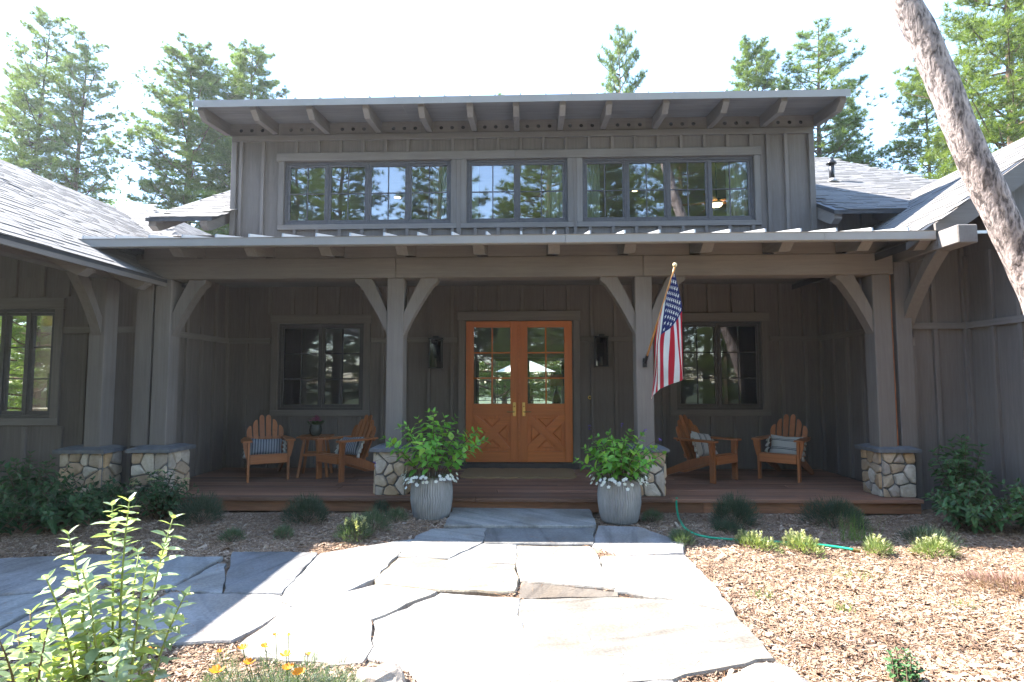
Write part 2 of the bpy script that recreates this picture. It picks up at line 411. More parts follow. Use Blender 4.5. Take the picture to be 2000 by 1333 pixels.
FLAGS = [
 [(-0.78,-2.47),(0.92,-2.47),(0.92,-3.18),(0.86,-3.27),(-0.76,-3.31)],
 [(-0.30,-3.36),(0.88,-3.34),(0.79,-3.93),(-0.27,-3.92)],
 [(-1.02,-3.67),(-0.89,-3.38),(-0.33,-3.34),(-0.31,-3.89),(-0.58,-4.41),(-1.05,-4.35)],
 [(0.96,-3.20),(1.38,-3.24),(1.72,-3.84),(1.62,-4.20),(1.05,-4.30),(0.82,-3.98)],
 [(-2.66,-4.29),(-1.85,-4.30),(-1.74,-5.32),(-2.19,-5.31),(-2.49,-4.66)],
 [(-2.56,-4.62),(-2.21,-5.30),(-2.65,-5.25),(-2.63,-4.62)],
 [(-3.32,-4.46),(-2.69,-4.46),(-2.68,-4.57),(-2.69,-5.26),(-3.01,-5.24),(-3.23,-4.86)],
 [(-2.61,-5.34),(-1.72,-5.36),(-1.72,-5.46),(-1.57,-5.56),(-1.63,-5.87),(-1.71,-6.10),(-1.92,-6.14),(-2.21,-6.15),(-2.59,-5.73)],
 [(-5.07,-4.62),(-4.72,-4.54),(-3.96,-4.40),(-3.37,-4.46),(-3.26,-4.86),(-3.15,-5.07),(-3.56,-5.28),(-3.91,-5.38),(-4.22,-5.44)],
 [(-4.16,-5.50),(-3.85,-5.45),(-3.55,-5.34),(-3.41,-5.43),(-3.39,-5.70),(-3.37,-5.95),(-3.40,-6.23)],
 [(-3.34,-5.47),(-2.96,-5.31),(-2.64,-5.73),(-2.28,-6.15),(-2.67,-6.13),(-3.11,-6.22),(-3.31,-6.26),(-3.31,-6.00)],
 [(-1.81,-4.30),(-1.05,-3.79),(-1.08,-4.38),(-1.12,-4.96),(-1.43,-5.61),(-1.55,-5.54),(-1.71,-5.43)],
 [(-1.09,-4.98),(-1.03,-4.42),(-0.84,-4.43),(-0.57,-4.49),(0.03,-4.62),(0.07,-4.93),(0.05,-5.25),(-0.52,-5.22),(-1.04,-5.09)],
 [(-0.55,-4.43),(-0.29,-3.96),(0.04,-4.00),(0.03,-4.56),(-0.56,-4.46)],
 [(0.07,-4.02),(0.77,-4.02),(0.80,-4.38),(0.80,-4.79),(0.82,-5.12),(0.11,-4.98),(0.10,-4.91),(0.06,-4.57)],
 [(0.85,-4.35),(1.62,-4.27),(1.64,-5.01),(1.61,-5.60),(1.30,-5.37),(0.86,-5.21),(0.83,-4.63)],
 [(0.12,-5.03),(0.84,-5.23),(0.83,-5.31),(0.11,-5.37)],
 [(-1.54,-5.61),(-1.05,-5.12),(-0.55,-5.27),(-0.91,-5.78),(-0.80,-6.18),(-0.81,-6.38),(-0.95,-6.40),(-1.45,-6.33),(-1.63,-6.17),(-1.58,-5.90)],
 [(-0.50,-5.30),(0.09,-5.40),(0.09,-5.70),(0.28,-6.62),(-0.38,-6.64),(-0.50,-6.47),(-0.77,-6.31),(-0.78,-6.16),(-0.87,-5.81)],
 [(0.11,-5.41),(0.83,-5.35),(1.29,-5.42),(1.59,-5.65),(1.61,-5.95),(1.60,-6.25),(1.31,-6.35),(0.95,-6.50),(0.30,-6.60),(0.19,-6.12),(0.11,-5.69)],
 [(0.31,-6.64),(0.94,-6.54),(0.83,-7.17),(0.64,-7.62),(-0.33,-7.64),(-0.39,-7.20),(-0.36,-6.69)],
]
path = thing('path', '', ''); del path['label']; del path['category']; path['kind'] = 'structure'
def flagstone(poly, top, thick):
    cx = sum(p[0] for p in poly)/len(poly); cy = sum(p[1] for p in poly)/len(poly); pts = []
    n = len(poly)
    for i in range(n):
        a, b = poly[i], poly[(i+1) % n]; d = math.hypot(b[0]-a[0], b[1]-a[1]); k = max(1, int(d/.09))
        for j in range(k):
            t = j/k; q = (a[0]+(b[0]-a[0])*t, a[1]+(b[1]-a[1])*t); w = .012
            pts.append((q[0]+rng.uniform(-w, w), q[1]+rng.uniform(-w, w)))
    def ins(s): return [(cx+(p[0]-cx)*s[0], cy+(p[1]-cy)*s[1]) for p in pts]
    dx = max(abs(p[0]-cx) for p in pts); dy = max(abs(p[1]-cy) for p in pts)
    r0 = ins((1+.019/dx, 1+.019/dy)); r1 = ins((1+.018/dx, 1+.018/dy)); r2 = ins((1+.010/dx, 1+.010/dy)); m = len(pts)
    tl = (rng.uniform(-.006, .006), rng.uniform(-.006, .006))
    zz = lambda p: top + tl[0]*(p[0]-cx) + tl[1]*(p[1]-cy)
    v = [(p[0], p[1], top-thick) for p in r0] + [(p[0], p[1], zz(p)-.010-rng.uniform(0, .005)) for p in r1] + [(p[0], p[1], zz(p)) for p in r2]
    f = []
    for k in range(2):
        for i in range(m): j = (i+1) % m; f.append((k*m+i, k*m+j, (k+1)*m+j, (k+1)*m+i))
    f.append(tuple(range(2*m, 3*m)))
    return v, f
for i, p in enumerate(FLAGS):
    if sum(p[k][0]*p[(k+1) % len(p)][1]-p[(k+1) % len(p)][0]*p[k][1] for k in range(len(p))) < 0: p = p[::-1]
    ob('flagstone', flagstone(p, .052 if i == 0 else .026+rng.uniform(-.004, .004), .07 if i == 0 else .05), {1: m_flag_grey, 4: m_flag_grey, 12: m_flag_tan, 16: m_flag_dark, 19: m_flag_grey, 20: m_flag_grey}.get(i, m_flag), path)

def make_chips(n):
    cs = []
    while len(cs) < n:
        y = rng.uniform(-8.0, -2.52); d = y+9.78
        x = rng.uniform(max(-7.5, -.95*d), min(7.8, .98*d))
        if rng.random() > (.35 + .65*min(1, 4/d)): continue
        if any(in_poly(x, y, p) for p in FLAGS): continue
        if sum(any(in_poly(x+.13*math.cos(a), y+.13*math.sin(a), p) for p in FLAGS) for a in (0, 1.05, 2.09, 3.14, 4.19, 5.24)) >= 4: continue
        cs.append((x, y))
    n = len(cs); c = np.array(cs); z = np.array([ground_h(a, b) for a, b in cs]) - .002 + nprng.uniform(0, .012, n)
    ln = nprng.gamma(1.5, .0055, n)+.004; wd = ln*nprng.uniform(.16, .55, n); th = nprng.uniform(.002, .006, n)
    az = nprng.uniform(0, 6.28, n); ti = nprng.normal(0, .28, n); rl = nprng.normal(0, .4, n)
    U = np.stack([np.cos(az)*np.cos(ti), np.sin(az)*np.cos(ti), np.sin(ti)], 1)
    Vv = np.stack([-np.sin(az)*np.cos(rl), np.cos(az)*np.cos(rl), np.sin(rl)], 1); Wn = np.cross(U, Vv)
    C = np.stack([c[:, 0], c[:, 1], z], 1)
    vs = []
    for a, b, e in ((-1, -1, 0), (1, -.6, 0), (1.1, .7, 0), (-.9, 1, 0), (-.9, -.8, 1), (.9, -.5, 1), (.9, .6, 1), (-.8, .8, 1)):
        vs.append(C + U*(a*ln)[:, None] + Vv*(b*wd)[:, None] + Wn*(e*th)[:, None])
    V = np.stack(vs, 1).reshape(-1, 3); base = np.arange(n)[:, None]*8
    F = np.concatenate([base+np.array(q)[None, :] for q in ((4, 5, 6, 7), (0, 1, 5, 4), (1, 2, 6, 5), (2, 3, 7, 6), (3, 0, 4, 7))])
    me = mesh_from('wood_chips', V, F, m_chip); o = link('wood_chips', me); o['kind'] = 'stuff'; o['label'] = 'pale brown wood chip mulch over the planting beds'; o['category'] = 'mulch'
make_chips(95000)

# ------------------------------------------------------------------ the house
house = thing('house', 'dark grey board and batten house with a covered front porch', 'house')

class Frame:
    """a wall plane: u along it, n out of it, z up"""
    def __init__(s, O, U, Nn): s.O = Vector(O); s.U = Vector(U); s.N = Vector(Nn)
    def box(s, u0, u1, n0, n1, z0, z1, c=0.0):
        v, f = box(u0, u1, n0, n1, z0, z1, c)
        return [tuple(s.O + s.U*a + s.N*b + Vector((0, 0, e))) for (a, b, e) in v], f
FM = Frame((0, 0, 0), (1, 0, 0), (0, -1, 0))
FLR = Frame((-5.1, 0, 0), (0, -1, 0), (1, 0, 0))
FRR = Frame((5.1, 0, 0), (0, -1, 0), (-1, 0, 0))
FLW = Frame((-5.1, -2.15, 0), (-1, 0, 0), (0, -1, 0))
FRW = Frame((5.1, -2.15, 0), (1, 0, 0), (0, -1, 0))
FRP = Frame((5.93, -2.15, 0), (0, -1, 0), (-1, 0, 0))
FRF = Frame((5.93, -2.88, 0), (1, 0, 0), (0, -1, 0))
FDL = Frame((-5.12, 0, 0), (0, 1, 0), (-1, 0, 0))
FDR = Frame((5.12, 0, 0), (0, 1, 0), (1, 0, 0))

def wall(fr, u0, u1, z0, z1, opens=(), thick=.14, n0=0.0):
    g = G(); us = sorted(set([u0, u1] + [o[0] for o in opens] + [o[1] for o in opens]))
    for a, b in zip(us[:-1], us[1:]):
        zs = [(z0, z1)]
        for o in opens:
            if a >= o[0]-1e-6 and b <= o[1]+1e-6:
                nz = []
                for (p, q) in zs:
                    if o[2] > p: nz.append((p, min(q, o[2])))
                    if o[3] < q: nz.append((max(p, o[3]), q))
                zs = nz
        for (p, q) in zs: g.add(fr.box(a, b, n0-thick, n0, p, q))
    return ob('wall', g, m_siding, house)
def battens(w, fr, us, zr, skips=(), wd=.055, th=.042):
    for u in us:
        segs = [zr]
        for (a, b, p, q) in skips:
            if a-.035 < u < b+.035:
                ns = []
                for (s0, s1) in segs:
                    if p > s0: ns.append((s0, min(s1, p)))
                    if q < s1: ns.append((max(s0, q), s1))
                segs = [s for s in ns if s[1]-s[0] > .02]
        for (s0, s1) in segs:
            if s1-s0 > .02: ob('batten', fr.box(u-wd/2, u+wd/2, -.002, th, s0, s1, .004), m_batten, w)
def bands(w, fr, segs, z0, z1, th=.046):
    for a, b in segs: ob('band_board', fr.box(a, b, -.002, th, z0, z1, .004), m_trimx if abs(fr.U.x) > .5 else m_trimy, w)

WL = (-4.19, -2.69, 1.165, 2.665); WR = (2.67, 4.12, 1.165, 2.665); DR = (-.93, .93, .18, 2.70)
DW = [(-4.16, -1.185, 4.415, 5.56), (-.91, .86, 4.415, 5.56), (1.12, 4.085, 4.415, 5.56)]
# porch back wall and the dormer above it share one plane
w_main = wall(FM, -5.1, 5.1, .10, 4.0, [WL, WR, DR])
skipL = (WL[0]-.13, WL[1]+.13, WL[2]-.115, WL[3]+.16); skipR = (WR[0]-.13, WR[1]+.13, WR[2]-.115, WR[3]+.16); skipD = (DR[0]-.13, DR[1]+.13, .1, 2.865)
ux = [x*.4 for x in range(-12, 13)]
ux = [u+.05 for u in ux]
battens(w_main, FM, ux, (.185, 2.325), [skipL, skipR, skipD])
battens(w_main, FM, ux, (2.41, 3.98), [skipL, skipR, skipD])
bands(w_main, FM, [(-5.08, skipL[0]-.005), (skipL[1]+.005, skipD[0]-.005), (skipD[1]+.005, skipR[0]-.005), (skipR[1]+.005, 5.08)], 2.325, 2.41)
w_dorm = wall(FM, -5.12, 5.12, 4.0, 6.36, DW)
dsk = [(-4.29, 4.20, 4.325, 5.715)]
battens(w_dorm, FM, [x*.4+.045 for x in range(-10, 11)], (4.02, 5.935), dsk)
battens(w_dorm, FM, [-4.95, -4.55, 4.33, 4.64], (4.02, 5.935), dsk)
ob('corner_board', FM.box(-5.12, -5.03, .0, .046, 4.0, 5.93, .004), m_trimz, w_dorm)
ob('corner_board', FM.box(5.03, 5.12, .0, .046, 4.0, 5.93, .004), m_trimz, w_dorm)
wall(FDL, 0.002, 6.0, 3.3, 6.36, thick=.14); wall(FDR, 0.002, 6.0, 3.3, 6.36, thick=.14)
# returns and wings
w = wall(FLR, -.14, 2.15, 0, 3.42); battens(w, FLR, [.02, .42, .82, 1.22, 1.62, 2.0], (.185, 2.325)); battens(w, FLR, [.1, .42, .82, 1.22, 1.62, 2.0], (2.41, 3.4)); bands(w, FLR, [(.03, 2.1)], 2.325, 2.41)
w = wall(FRR, -.14, 2.15, 0, 3.45); battens(w, FRR, [.06, .46, .86, 1.26, 1.66, 2.06], (.185, 2.325)); battens(w, FRR, [.06, .46, .86, 1.26, 1.66, 2.06], (2.41, 3.43)); bands(w, FRR, [(.03, 2.12)], 2.325, 2.41)
WLW = (1.25, 2.75, 1.165, 2.665)
w = wall(FLW, .0, 8.0, 0, 3.1, [WLW]); skw = (WLW[0]-.13, WLW[1]+.13, WLW[2]-.115, WLW[3]+.17)
battens(w, FLW, [.12, .80, 1.09, 1.6, 2.0, 2.4, 2.95, 3.35], (.02, 2.325), [skw]); battens(w, FLW, [.12, .45, .80, 1.09, 1.45, 1.85, 2.25, 2.65, 3.0], (2.41, 3.4), [skw])
bands(w, FLW, [(.02, skw[0]-.005), (skw[1]+.005, 6)], 2.325, 2.41)
w = ob('wall', prism([(5.1, 0), (5.93, 0), (5.93, 4.02), (5.1, 3.44)], 'y', -2.15, -2.01), m_siding, house); battens(w, FRW, [.07, .40, .79], (.02, 2.325)); battens(w, FRW, [.07, .40, .79], (2.41, 3.42)); bands(w, FRW, [(.0, .82)], 2.325, 2.41)
w = wall(FRP, .002, 2.2, 0, 3.30); battens(w, FRP, [.05, .45, .85, 1.25, 1.65, 2.05], (.02, 2.325)); battens(w, FRP, [.05, .45, .85, 1.25, 1.65, 2.05], (2.41, 3.28)); bands(w, FRP, [(.02, 2.18)], 2.325, 2.41)
wall(FRP, .002, .72, 3.302, 4.02)
m_roofedge_ = plain('low_roof_edge', (.05, .05, .052), .6)
def gable_wall():
    pr = [(5.93, 3.302), (8.9, 3.302), (8.9, 3.9), (7.3, 4.95), (5.93, 4.00)]
    w = ob('wall', prism(pr, 'y', -2.88, -2.74), m_siding, house); battens(w, FRF, [.05, .45, .85, 1.25, 1.65], (3.31, 3.95))
    ob('wall', prism([(5.93, 0), (9.4, 0), (9.4, 3.3), (5.93, 3.3)], 'y', -4.35, -4.352), m_siding, house)
    ob('roof', box(5.8, 9.6, -4.6, -2.89, 3.30, 3.36), m_roofedge_, house)
gable_wall()

# ---- windows
def window(fr, o, ns, cols, rows, glass, fm, curtain=False, head=.14, over=.055, thick_side=.115):
    u0, u1, z0, z1 = o; fw_ = .045
    g = G(); g.add(fr.box(u0, u1, -.10, -.005, z1-fw_, z1, .003)); g.add(fr.box(u0, u1, -.10, -.005, z0, z0+fw_, .003))
    g.add(fr.box(u0, u0+fw_, -.10, -.006, z0+fw_, z1-fw_, .003)); g.add(fr.box(u1-fw_, u1, -.10, -.006, z0+fw_, z1-fw_, .003))
    sw = (u1-u0-2*fw_)/ns
    for i in range(1, ns): x = u0+fw_+i*sw; g.add(fr.box(x-.016, x+.016, -.10, -.008, z0+fw_, z1-fw_, .003))
    wn = ob('window', g, fm, house)
    for i in range(ns):
        a = u0+fw_+i*sw+(.016 if i else 0); b = u0+fw_+(i+1)*sw-(.016 if i < ns-1 else 0); p, q = z0+fw_, z1-fw_; s = .042
        g = G(); g.add(fr.box(a, b, -.075, -.022, q-s, q, .004)); g.add(fr.box(a, b, -.075, -.022, p, p+s*1.2, .004))
        g.add(fr.box(a, a+s, -.075, -.023, p+s*1.2, q-s, .004)); g.add(fr.box(b-s, b, -.075, -.023, p+s*1.2, q-s, .004)); ob('sash', g, fm, wn)
        a, b, p, q = a+s, b-s, p+s*1.2, q-s
        for c in range(1, cols): x = a+(b-a)*c/cols; ob('muntin', fr.box(x-.009, x+.009, -.062, -.034, p, q, .003), fm, wn)
        for r in range(1, rows):
            zc = p+(q-p)*r/rows
            for c in range(cols): ob('muntin', fr.box(a+(b-a)*c/cols+(.009 if c else 0), a+(b-a)*(c+1)/cols-(.009 if c < cols-1 else 0), -.061, -.035, zc-.009, zc+.009, .003), fm, wn)
        for r in range(rows):
            for c in range(cols):
                x0 = a+(b-a)*c/cols; x1 = a+(b-a)*(c+1)/cols; y0 = p+(q-p)*r/rows; y1 = p+(q-p)*(r+1)/rows
                vs = [tuple(fr.O+fr.U*u_+fr.N*-.048+Vector((0, 0, z_))) for (u_, z_) in ((x0, y0), (x1, y0), (x1, y1), (x0, y1))]
                ob('pane', (vs, [(0, 1, 2, 3)]), glass, wn)
    return wn
def casing(wn, fr, o, head=.145, side=.115, sill=.10, over=.05):
    u0, u1, z0, z1 = o
    ob('casing', fr.box(u0-side-over*.4, u1+side+over*.4, -.002, .052, z1, z1+head, .005), m_trimx, wn)
    ob('casing', fr.box(u0-side, u0, -.002, .044, z0, z1, .005), m_trimz, wn); ob('casing', fr.box(u1, u1+side, -.002, .044, z0, z1, .005), m_trimz, wn)
    ob('casing', fr.box(u0-side, u1+side, -.002, .047, z0-sill, z0, .005), m_trimx, wn)
casing(window(FM, WL, 2, 2, 3, m_glass, m_bronze), FM, WL)
casing(window(FM, WR, 2, 2, 3, m_glass, m_bronze), FM, WR)
casing(window(FLW, WLW, 4, 1, 3, m_glass_wing, m_bronze), FLW, WLW)
for k, o in enumerate(DW):
    wn = window(FM, o, (4, 2, 4)[k], 2, 2, m_glass_up, m_bronze_up)
    s = .10; u0, u1, z0, z1 = o
    ob('casing', FM.box(u0-s, u0, -.002, .044, z0, z1, .005), m_trimz, wn); ob('casing', FM.box(u1, u1+s, -.002, .044, z0, z1, .005), m_trimz, wn)
    ob('casing', FM.box(u0-s, u1+s, -.002, .047, z0-.09, z0, .005), m_trimx, wn)
for a, b in ((-1.085, -1.01), (.96, 1.02)): ob('batten', FM.box(a, b, -.002, .043, 4.02, 5.56, .004), m_batten, w_dorm)
ob('head_casing', FM.box(-4.30, -.06, -.002, .054, 5.562, 5.71, .005), m_trimx, w_dorm)
ob('head_casing', FM.box(-.058, 4.21, -.002, .054, 5.562, 5.71, .005), m_trimx, w_dorm)

# ---- entrance: a pair of fir doors
def door(x0, x1, side):
    z0, z1 = .285, 2.690; st = .135; ya, yb = -.012, .040
    g = G(); g.add(box(x0, x0+st, ya, yb, z0, z1, .004)); g.add(box(x1-st, x1, ya, yb, z0, z1, .004)); d = ob('door', g, m_fir, house)
    a, b = x0+st, x1-st
    for (p, q) in ((2.58, z1), (1.075, 1.27), (z0, .465)): ob('rail', box(a, b, ya+.001, yb-.001, p, q, .004), m_firx, d)
    xm = (a+b)/2; zs = [1.27, 1.707, 2.143, 2.58]
    ob('muntin', box(xm-.013, xm+.013, ya+.004, yb-.004, 1.27, 2.58, .004), m_fir, d)
    for z in zs[1:-1]:
        for (p, q) in ((a, xm-.013), (xm+.013, b)): ob('muntin', box(p, q, ya+.005, yb-.005, z-.013, z+.013, .004), m_firx, d)
    for i in range(3):
        for (p, q) in ((a, xm-.013), (xm+.013, b)):
            ob('pane', ([(p, .014, zs[i]), (q, .014, zs[i]), (q, .014, zs[i+1]), (p, .014, zs[i+1])], [(0, 1, 2, 3)]), m_glass_door, d)
    # crossbuck panel: four raised triangles between two diagonal boards
    ob('back_panel', box(a, b, .024, .034, .465, 1.075), m_fir, d)
    w_, h_ = b-a, .61; zc = .77; xc = (a+b)/2; t = .062
    for s in (-1, 1):
        dx, dz = s*w_/2, h_/2; l = math.hypot(dx, dz); nx, nz = -dz/l*t, dx/l*t
        if s == side: segs = [(-1, 1)]
        else: segs = [(-1, -.16), (.16, 1)]
        for (p, q) in segs:
            cl = lambda x, z: (min(max(x, a), b), min(max(z, .465), 1.075))
            P = [cl(xc+dx*p+nx, zc+dz*p+nz), cl(xc+dx*p-nx, zc+dz*p-nz)]
            if p == -1: P = [cl(xc-dx+nx*1.0, zc-dz+nz*2.2), (xc-dx, zc-dz), cl(xc-dx-nx*2.2, zc-dz-nz)]
            Q = [cl(xc+dx*q-nx, zc+dz*q-nz), cl(xc+dx*q+nx, zc+dz*q+nz)]
            if q == 1: Q = [cl(xc+dx-nx, zc+dz-nz*2.2), (xc+dx, zc+dz), cl(xc+dx+nx*2.2, zc+dz+nz)]
            ob('cross_brace', prism(P+Q, 'y', -.010-(.002 if s == side else 0), .024), m_firx, d)
    ins = .03
    for tri in (((a, .465), (b, .465), (xc, zc)), ((a, 1.075), (b, 1.075), (xc, zc)), ((a, .465), (a, 1.075), (xc, zc)), ((b, .465), (b, 1.075), (xc, zc))):
        gx = sum(p[0] for p in tri)/3; gz = sum(p[1] for p in tri)/3
        o1 = [(gx+(p[0]-gx)*.50, gz+(p[1]-gz)*.50) for p in tri]; o2 = [(gx+(p[0]-gx)*.38, gz+(p[1]-gz)*.38) for p in tri]
        v = [(p[0], .024, p[1]) for p in o1]+[(p[0], .008, p[1]) for p in o2]; f = [(3, 4, 5)]+[(i, (i+1) % 3, 3+(i+1) % 3, 3+i) for i in range(3)]
        ob('panel', (v, f), m_fir, d)
    hx = x1-.068 if side > 0 else x0+.068
    g = G(); g.add(box(hx-.027, hx+.027, ya-.012, ya, 1.06, 1.295, .004)); g.add(lathe([(.012, 0), (.012, .05)], 12))
    hd = ob('handle', box(hx-.027, hx+.027, ya-.014, ya, 1.06, 1.295, .004), m_brass, d)
    g = G(); g.add(tube([(hx, ya-.014, 1.135), (hx, ya-.055, 1.135), (hx-side*.012, ya-.062, 1.135), (hx-side*.125, ya-.062, 1.135)], .0085, 8)); g.add(tube([(hx, ya-.014, 1.225), (hx, ya-.022, 1.225)], .014, 12))
    ob('lever', g, plain('dark_brass', (.30, .20, .07), .3, 1.0) if 'dark_brass' not in bpy.data.materials else bpy.data.materials['dark_brass'], d)
    return d
door(-.912, -.012, 1); door(.012, .912, -1)
ob('astragal', box(-.022, .012, -.030, -.014, .285, 2.69, .004), m_firx, house)
g = G(); g.add(FM.box(-.93, -.914, -.1, -.005, .18, 2.70)); g.add(FM.box(.914, .93, -.1, -.005, .18, 2.70)); ob('door_frame', g, m_trimz, house)
ob('threshold', box(-1.0, 1.0, -.09, .12, .182, .280, .008), m_bronze, house)
dc = ob('door_casing', FM.box(-1.06, 1.06, -.002, .055, 2.70, 2.86, .006), m_trimx, house)
ob('casing', FM.box(-1.04, -.93, -.002, .048, .19, 2.70, .005), m_trimz, dc); ob('casing', FM.box(.93, 1.04, -.002, .048, .19, 2.70, .005), m_trimz, dc)

# ---- porch deck
deck = ob('porch_deck', box(-5.08, 5.02, -2.40, -.01, .02, .135), m_dark, house)
y = -2.505; k = 0
while y < -.02:
    w_ = .135 if k else .14; x = -5.085; xe = 5.03
    while x < xe-.01:
        ln = rng.uniform(2.4, 4.9); x2 = min(x+ln, xe)
        if xe-x2 < .9: x2 = xe
        ob('plank', box(x+.002, x2-.002, y, min(y+w_, -.004), .137, .18+(0 if k else .003)+rng.uniform(-.0012, .0012), .005), m_deck, deck); x = x2
    y += w_+.006; k += 1
for (xa, xb) in ((-5.08, -1.2), (-1.197, 2.35), (2.353, 5.02)):
    ob('skirt_board', box(xa, xb, -2.462, -2.425, .004, .134, .004), m_skirt, deck)

# ---- posts, piers, beam, braces
def clip(poly, a, b, c):       # keep a*x+b*y<=c
    out = []
    for i in range(len(poly)):
        p, q = poly[i], poly[(i+1) % len(poly)]; dp = a*p[0]+b*p[1]-c; dq = a*q[0]+b*q[1]-c
        if dp <= 0: out.append(p)
        if dp*dq < 0: t = dp/(dp-dq); out.append((p[0]+(q[0]-p[0])*t, p[1]+(q[1]-p[1])*t))
    return out
def stone_cells(w_, h_, nc, nr, r):
    S = []
    for j in range(nr):
        for i in range(nc):
            off = .5*(j % 2)
            if r.random() < .20: continue
            S.append(((i+.5+(off-.25)*.8+r.uniform(-.38, .38))*w_/nc, (j+.5+r.uniform(-.40, .40))*h_/nr))
    cells = []
    for i, s in enumerate(S):
        P = [(0.006, 0.004), (w_-.006, 0.004), (w_-.006, h_-.006), (0.006, h_-.006)]
        for k, q in enumerate(S):
            if k == i: continue
            a, b = q[0]-s[0], q[1]-s[1]; c = (q[0]**2+q[1]**2-s[0]**2-s[1]**2)/2 - .009*math.hypot(a, b)
            P = clip(P, a, b, c)
            if len(P) < 3: break
        if len(P) < 3: continue
        ar = abs(sum(P[n][0]*P[(n+1) % len(P)][1]-P[(n+1) % len(P)][0]*P[n][1] for n in range(len(P))))/2
        if ar < .0009: continue
        Q = []                                     # round the corners
        for n in range(len(P)):
            p, q = P[n], P[(n+1) % len(P)]
            u_ = r.uniform(.06, .2); w__ = r.uniform(.06, .2); j_ = lambda: r.uniform(-.004, .004); Q += [(p[0]*(1-u_)+q[0]*u_+j_(), p[1]*(1-u_)+q[1]*u_+j_()), (p[0]*w__+q[0]*(1-w__)+j_(), p[1]*w__+q[1]*(1-w__)+j_())]
        if sum(Q[n][0]*Q[(n+1) % len(Q)][1]-Q[(n+1) % len(Q)][0]*Q[n][1] for n in range(len(Q))) < 0: Q = Q[::-1]
        cells.append(Q)
    return cells
def stone_on(fr, u0, z0, Q, parent, r):
    cx = sum(p[0] for p in Q)/len(Q); cz = sum(p[1] for p in Q)/len(Q); n = len(Q); v = []
    h = r.uniform(.022, .036)
    for (s, nn, jt) in ((1.0, -.004, 0), (.985, h*.72, .003), (.86, h, .005)):
        for p in Q:
            a = (u0+cx+(p[0]-cx)*s+r.uniform(-jt, jt), nn+r.uniform(-jt, jt)*.8, z0+cz+(p[1]-cz)*s+r.uniform(-jt, jt))
            v.append(tuple(fr.O+fr.U*a[0]+fr.N*a[1]+Vector((0, 0, a[2]))))
    v.append(tuple(fr.O+fr.U*(u0+cx)+fr.N*(h+.005)+Vector((0, 0, z0+cz))))
    f = []
    for k in range(2):
        for i in range(n): j = (i+1) % n; f.append((k*n+i, k*n+j, (k+1)*n+j, (k+1)*n+i))
    for i in range(n): f.append((2*n+i, 2*n+(i+1) % n, 3*n))
    ob('stone', (v, f), m_stone, parent, False)
def pier(x0, x1, y0, y1, z0, z1, seed, faces='fr'):
    r = random.Random(seed)
    p = ob('pier', box(x0, x1, y0, y1, z0, z1), m_mortar, house)
    jobs = []
    if 'f' in faces: jobs.append((Frame((x0, y0, 0), (1, 0, 0), (0, -1, 0)), x1-x0))
    if 'r' in faces: jobs.append((Frame((x1, y0, 0), (0, 1, 0), (1, 0, 0)), y1-y0))
    if 'l' in faces: jobs.append((Frame((x0, y1, 0), (0, -1, 0), (-1, 0, 0)), y1-y0))
    for fr, wd in jobs:
        for Q in stone_cells(wd, z1-z0, max(2, round(wd/.145)), round((z1-z0)/.135), r): stone_on(fr, 0, z0, Q, p, r)
    # slate cap with a slightly hipped top
    o_ = .062; a, b, c, d = x0-o_, x1+o_, y0-o_, y1+o_; v = [(a, c, z1), (b, c, z1), (b, d, z1), (a, d, z1)]
    v += [(x+r.uniform(-.006, .006), y+r.uniform(-.006, .006), z1+.045+r.uniform(-.004, .004)) for (x, y) in ((a, c), (b, c), (b, d), (a, d))]
    v += [(a+.10, c+.10, z1+.078), (b-.10, c+.10, z1+.078), (b-.10, d-.10, z1+.078), (a+.10, d-.10, z1+.078)]
    f = [(0, 3, 2, 1)]+[(k*4+i, k*4+(i+1) % 4, (k+1)*4+(i+1) % 4, (k+1)*4+i) for k in (0, 1) for i in range(4)]+[(8, 9, 10, 11)]
    ob('cap_stone', (v, f), m_cap, p)
    return p
pier(-1.83, -1.44, -2.33, -1.93, .182, .742, 3, 'frl')
pier(1.50, 1.90, -2.33, -1.93, .182, .742, 5, 'frl')
pier(4.64, 5.05, -2.33, -1.92, .182, .742, 9, 'fl')
pier(-4.97, -4.50, -2.47, -2.02, 0.0, .742, 14, 'fr')
pier(-5.90, -5.34, -2.50, -2.17, 0.0, .735, 21, 'fr')
PX = (-1.60, 1.68, 4.75, -4.75)
for x in PX: ob('post', box(x-.112, x+.112, -2.32, -2.096, .80, 3.03, .010), m_timz, house)
ob('post', box(-5.66, -5.44, -2.44, -2.20, .80, 3.04, .010), m_timz, house)
ob('corner_post', box(-5.13, -4.90, -2.30, -2.16, .80, 3.03, .006), m_trimz, house); ob('corner_post', box(4.93, 5.13, -2.30, -2.16, .80, 3.2, .006), m_trimz, house)
ob('conduit', tube([(4.895, -2.27, .8), (4.895, -2.27, 3.2)], .006, 6), plain('copper_pipe', (.40, .16, .08), .4, .8), house)
ob('beam', box(-5.10, -1.6, -2.345, -2.075, 3.03, 3.305, .010), m_timx, house); ob('beam', box(-1.597, 1.68, -2.345, -2.075, 3.03, 3.305, .010), m_timx, house); ob('beam', box(1.683, 4.90, -2.345, -2.075, 3.03, 3.305, .010), m_timx, house)
def brace(xc, s, ya=-2.29, yb=-2.13):
    def q(a, b, c, n=7): return [((1-t)**2*a[0]+2*t*(1-t)*c[0]+t*t*b[0], (1-t)**2*a[1]+2*t*(1-t)*c[1]+t*t*b[1]) for t in [i/n for i in range(n+1)]]
    P = q((.56, 0), (.112, -.76), (.305, -.335)) + [(.112, -.46)] + q((.112, -.44), (.33, 0), (.215, -.225), 4)[1:]
    P = [(.56, 0), (.55, -.05)] + P[1:]
    ob('knee_brace', prism([(xc+s*p[0], 3.028+p[1]) for p in P], 'y', ya, yb), m_timz, house)
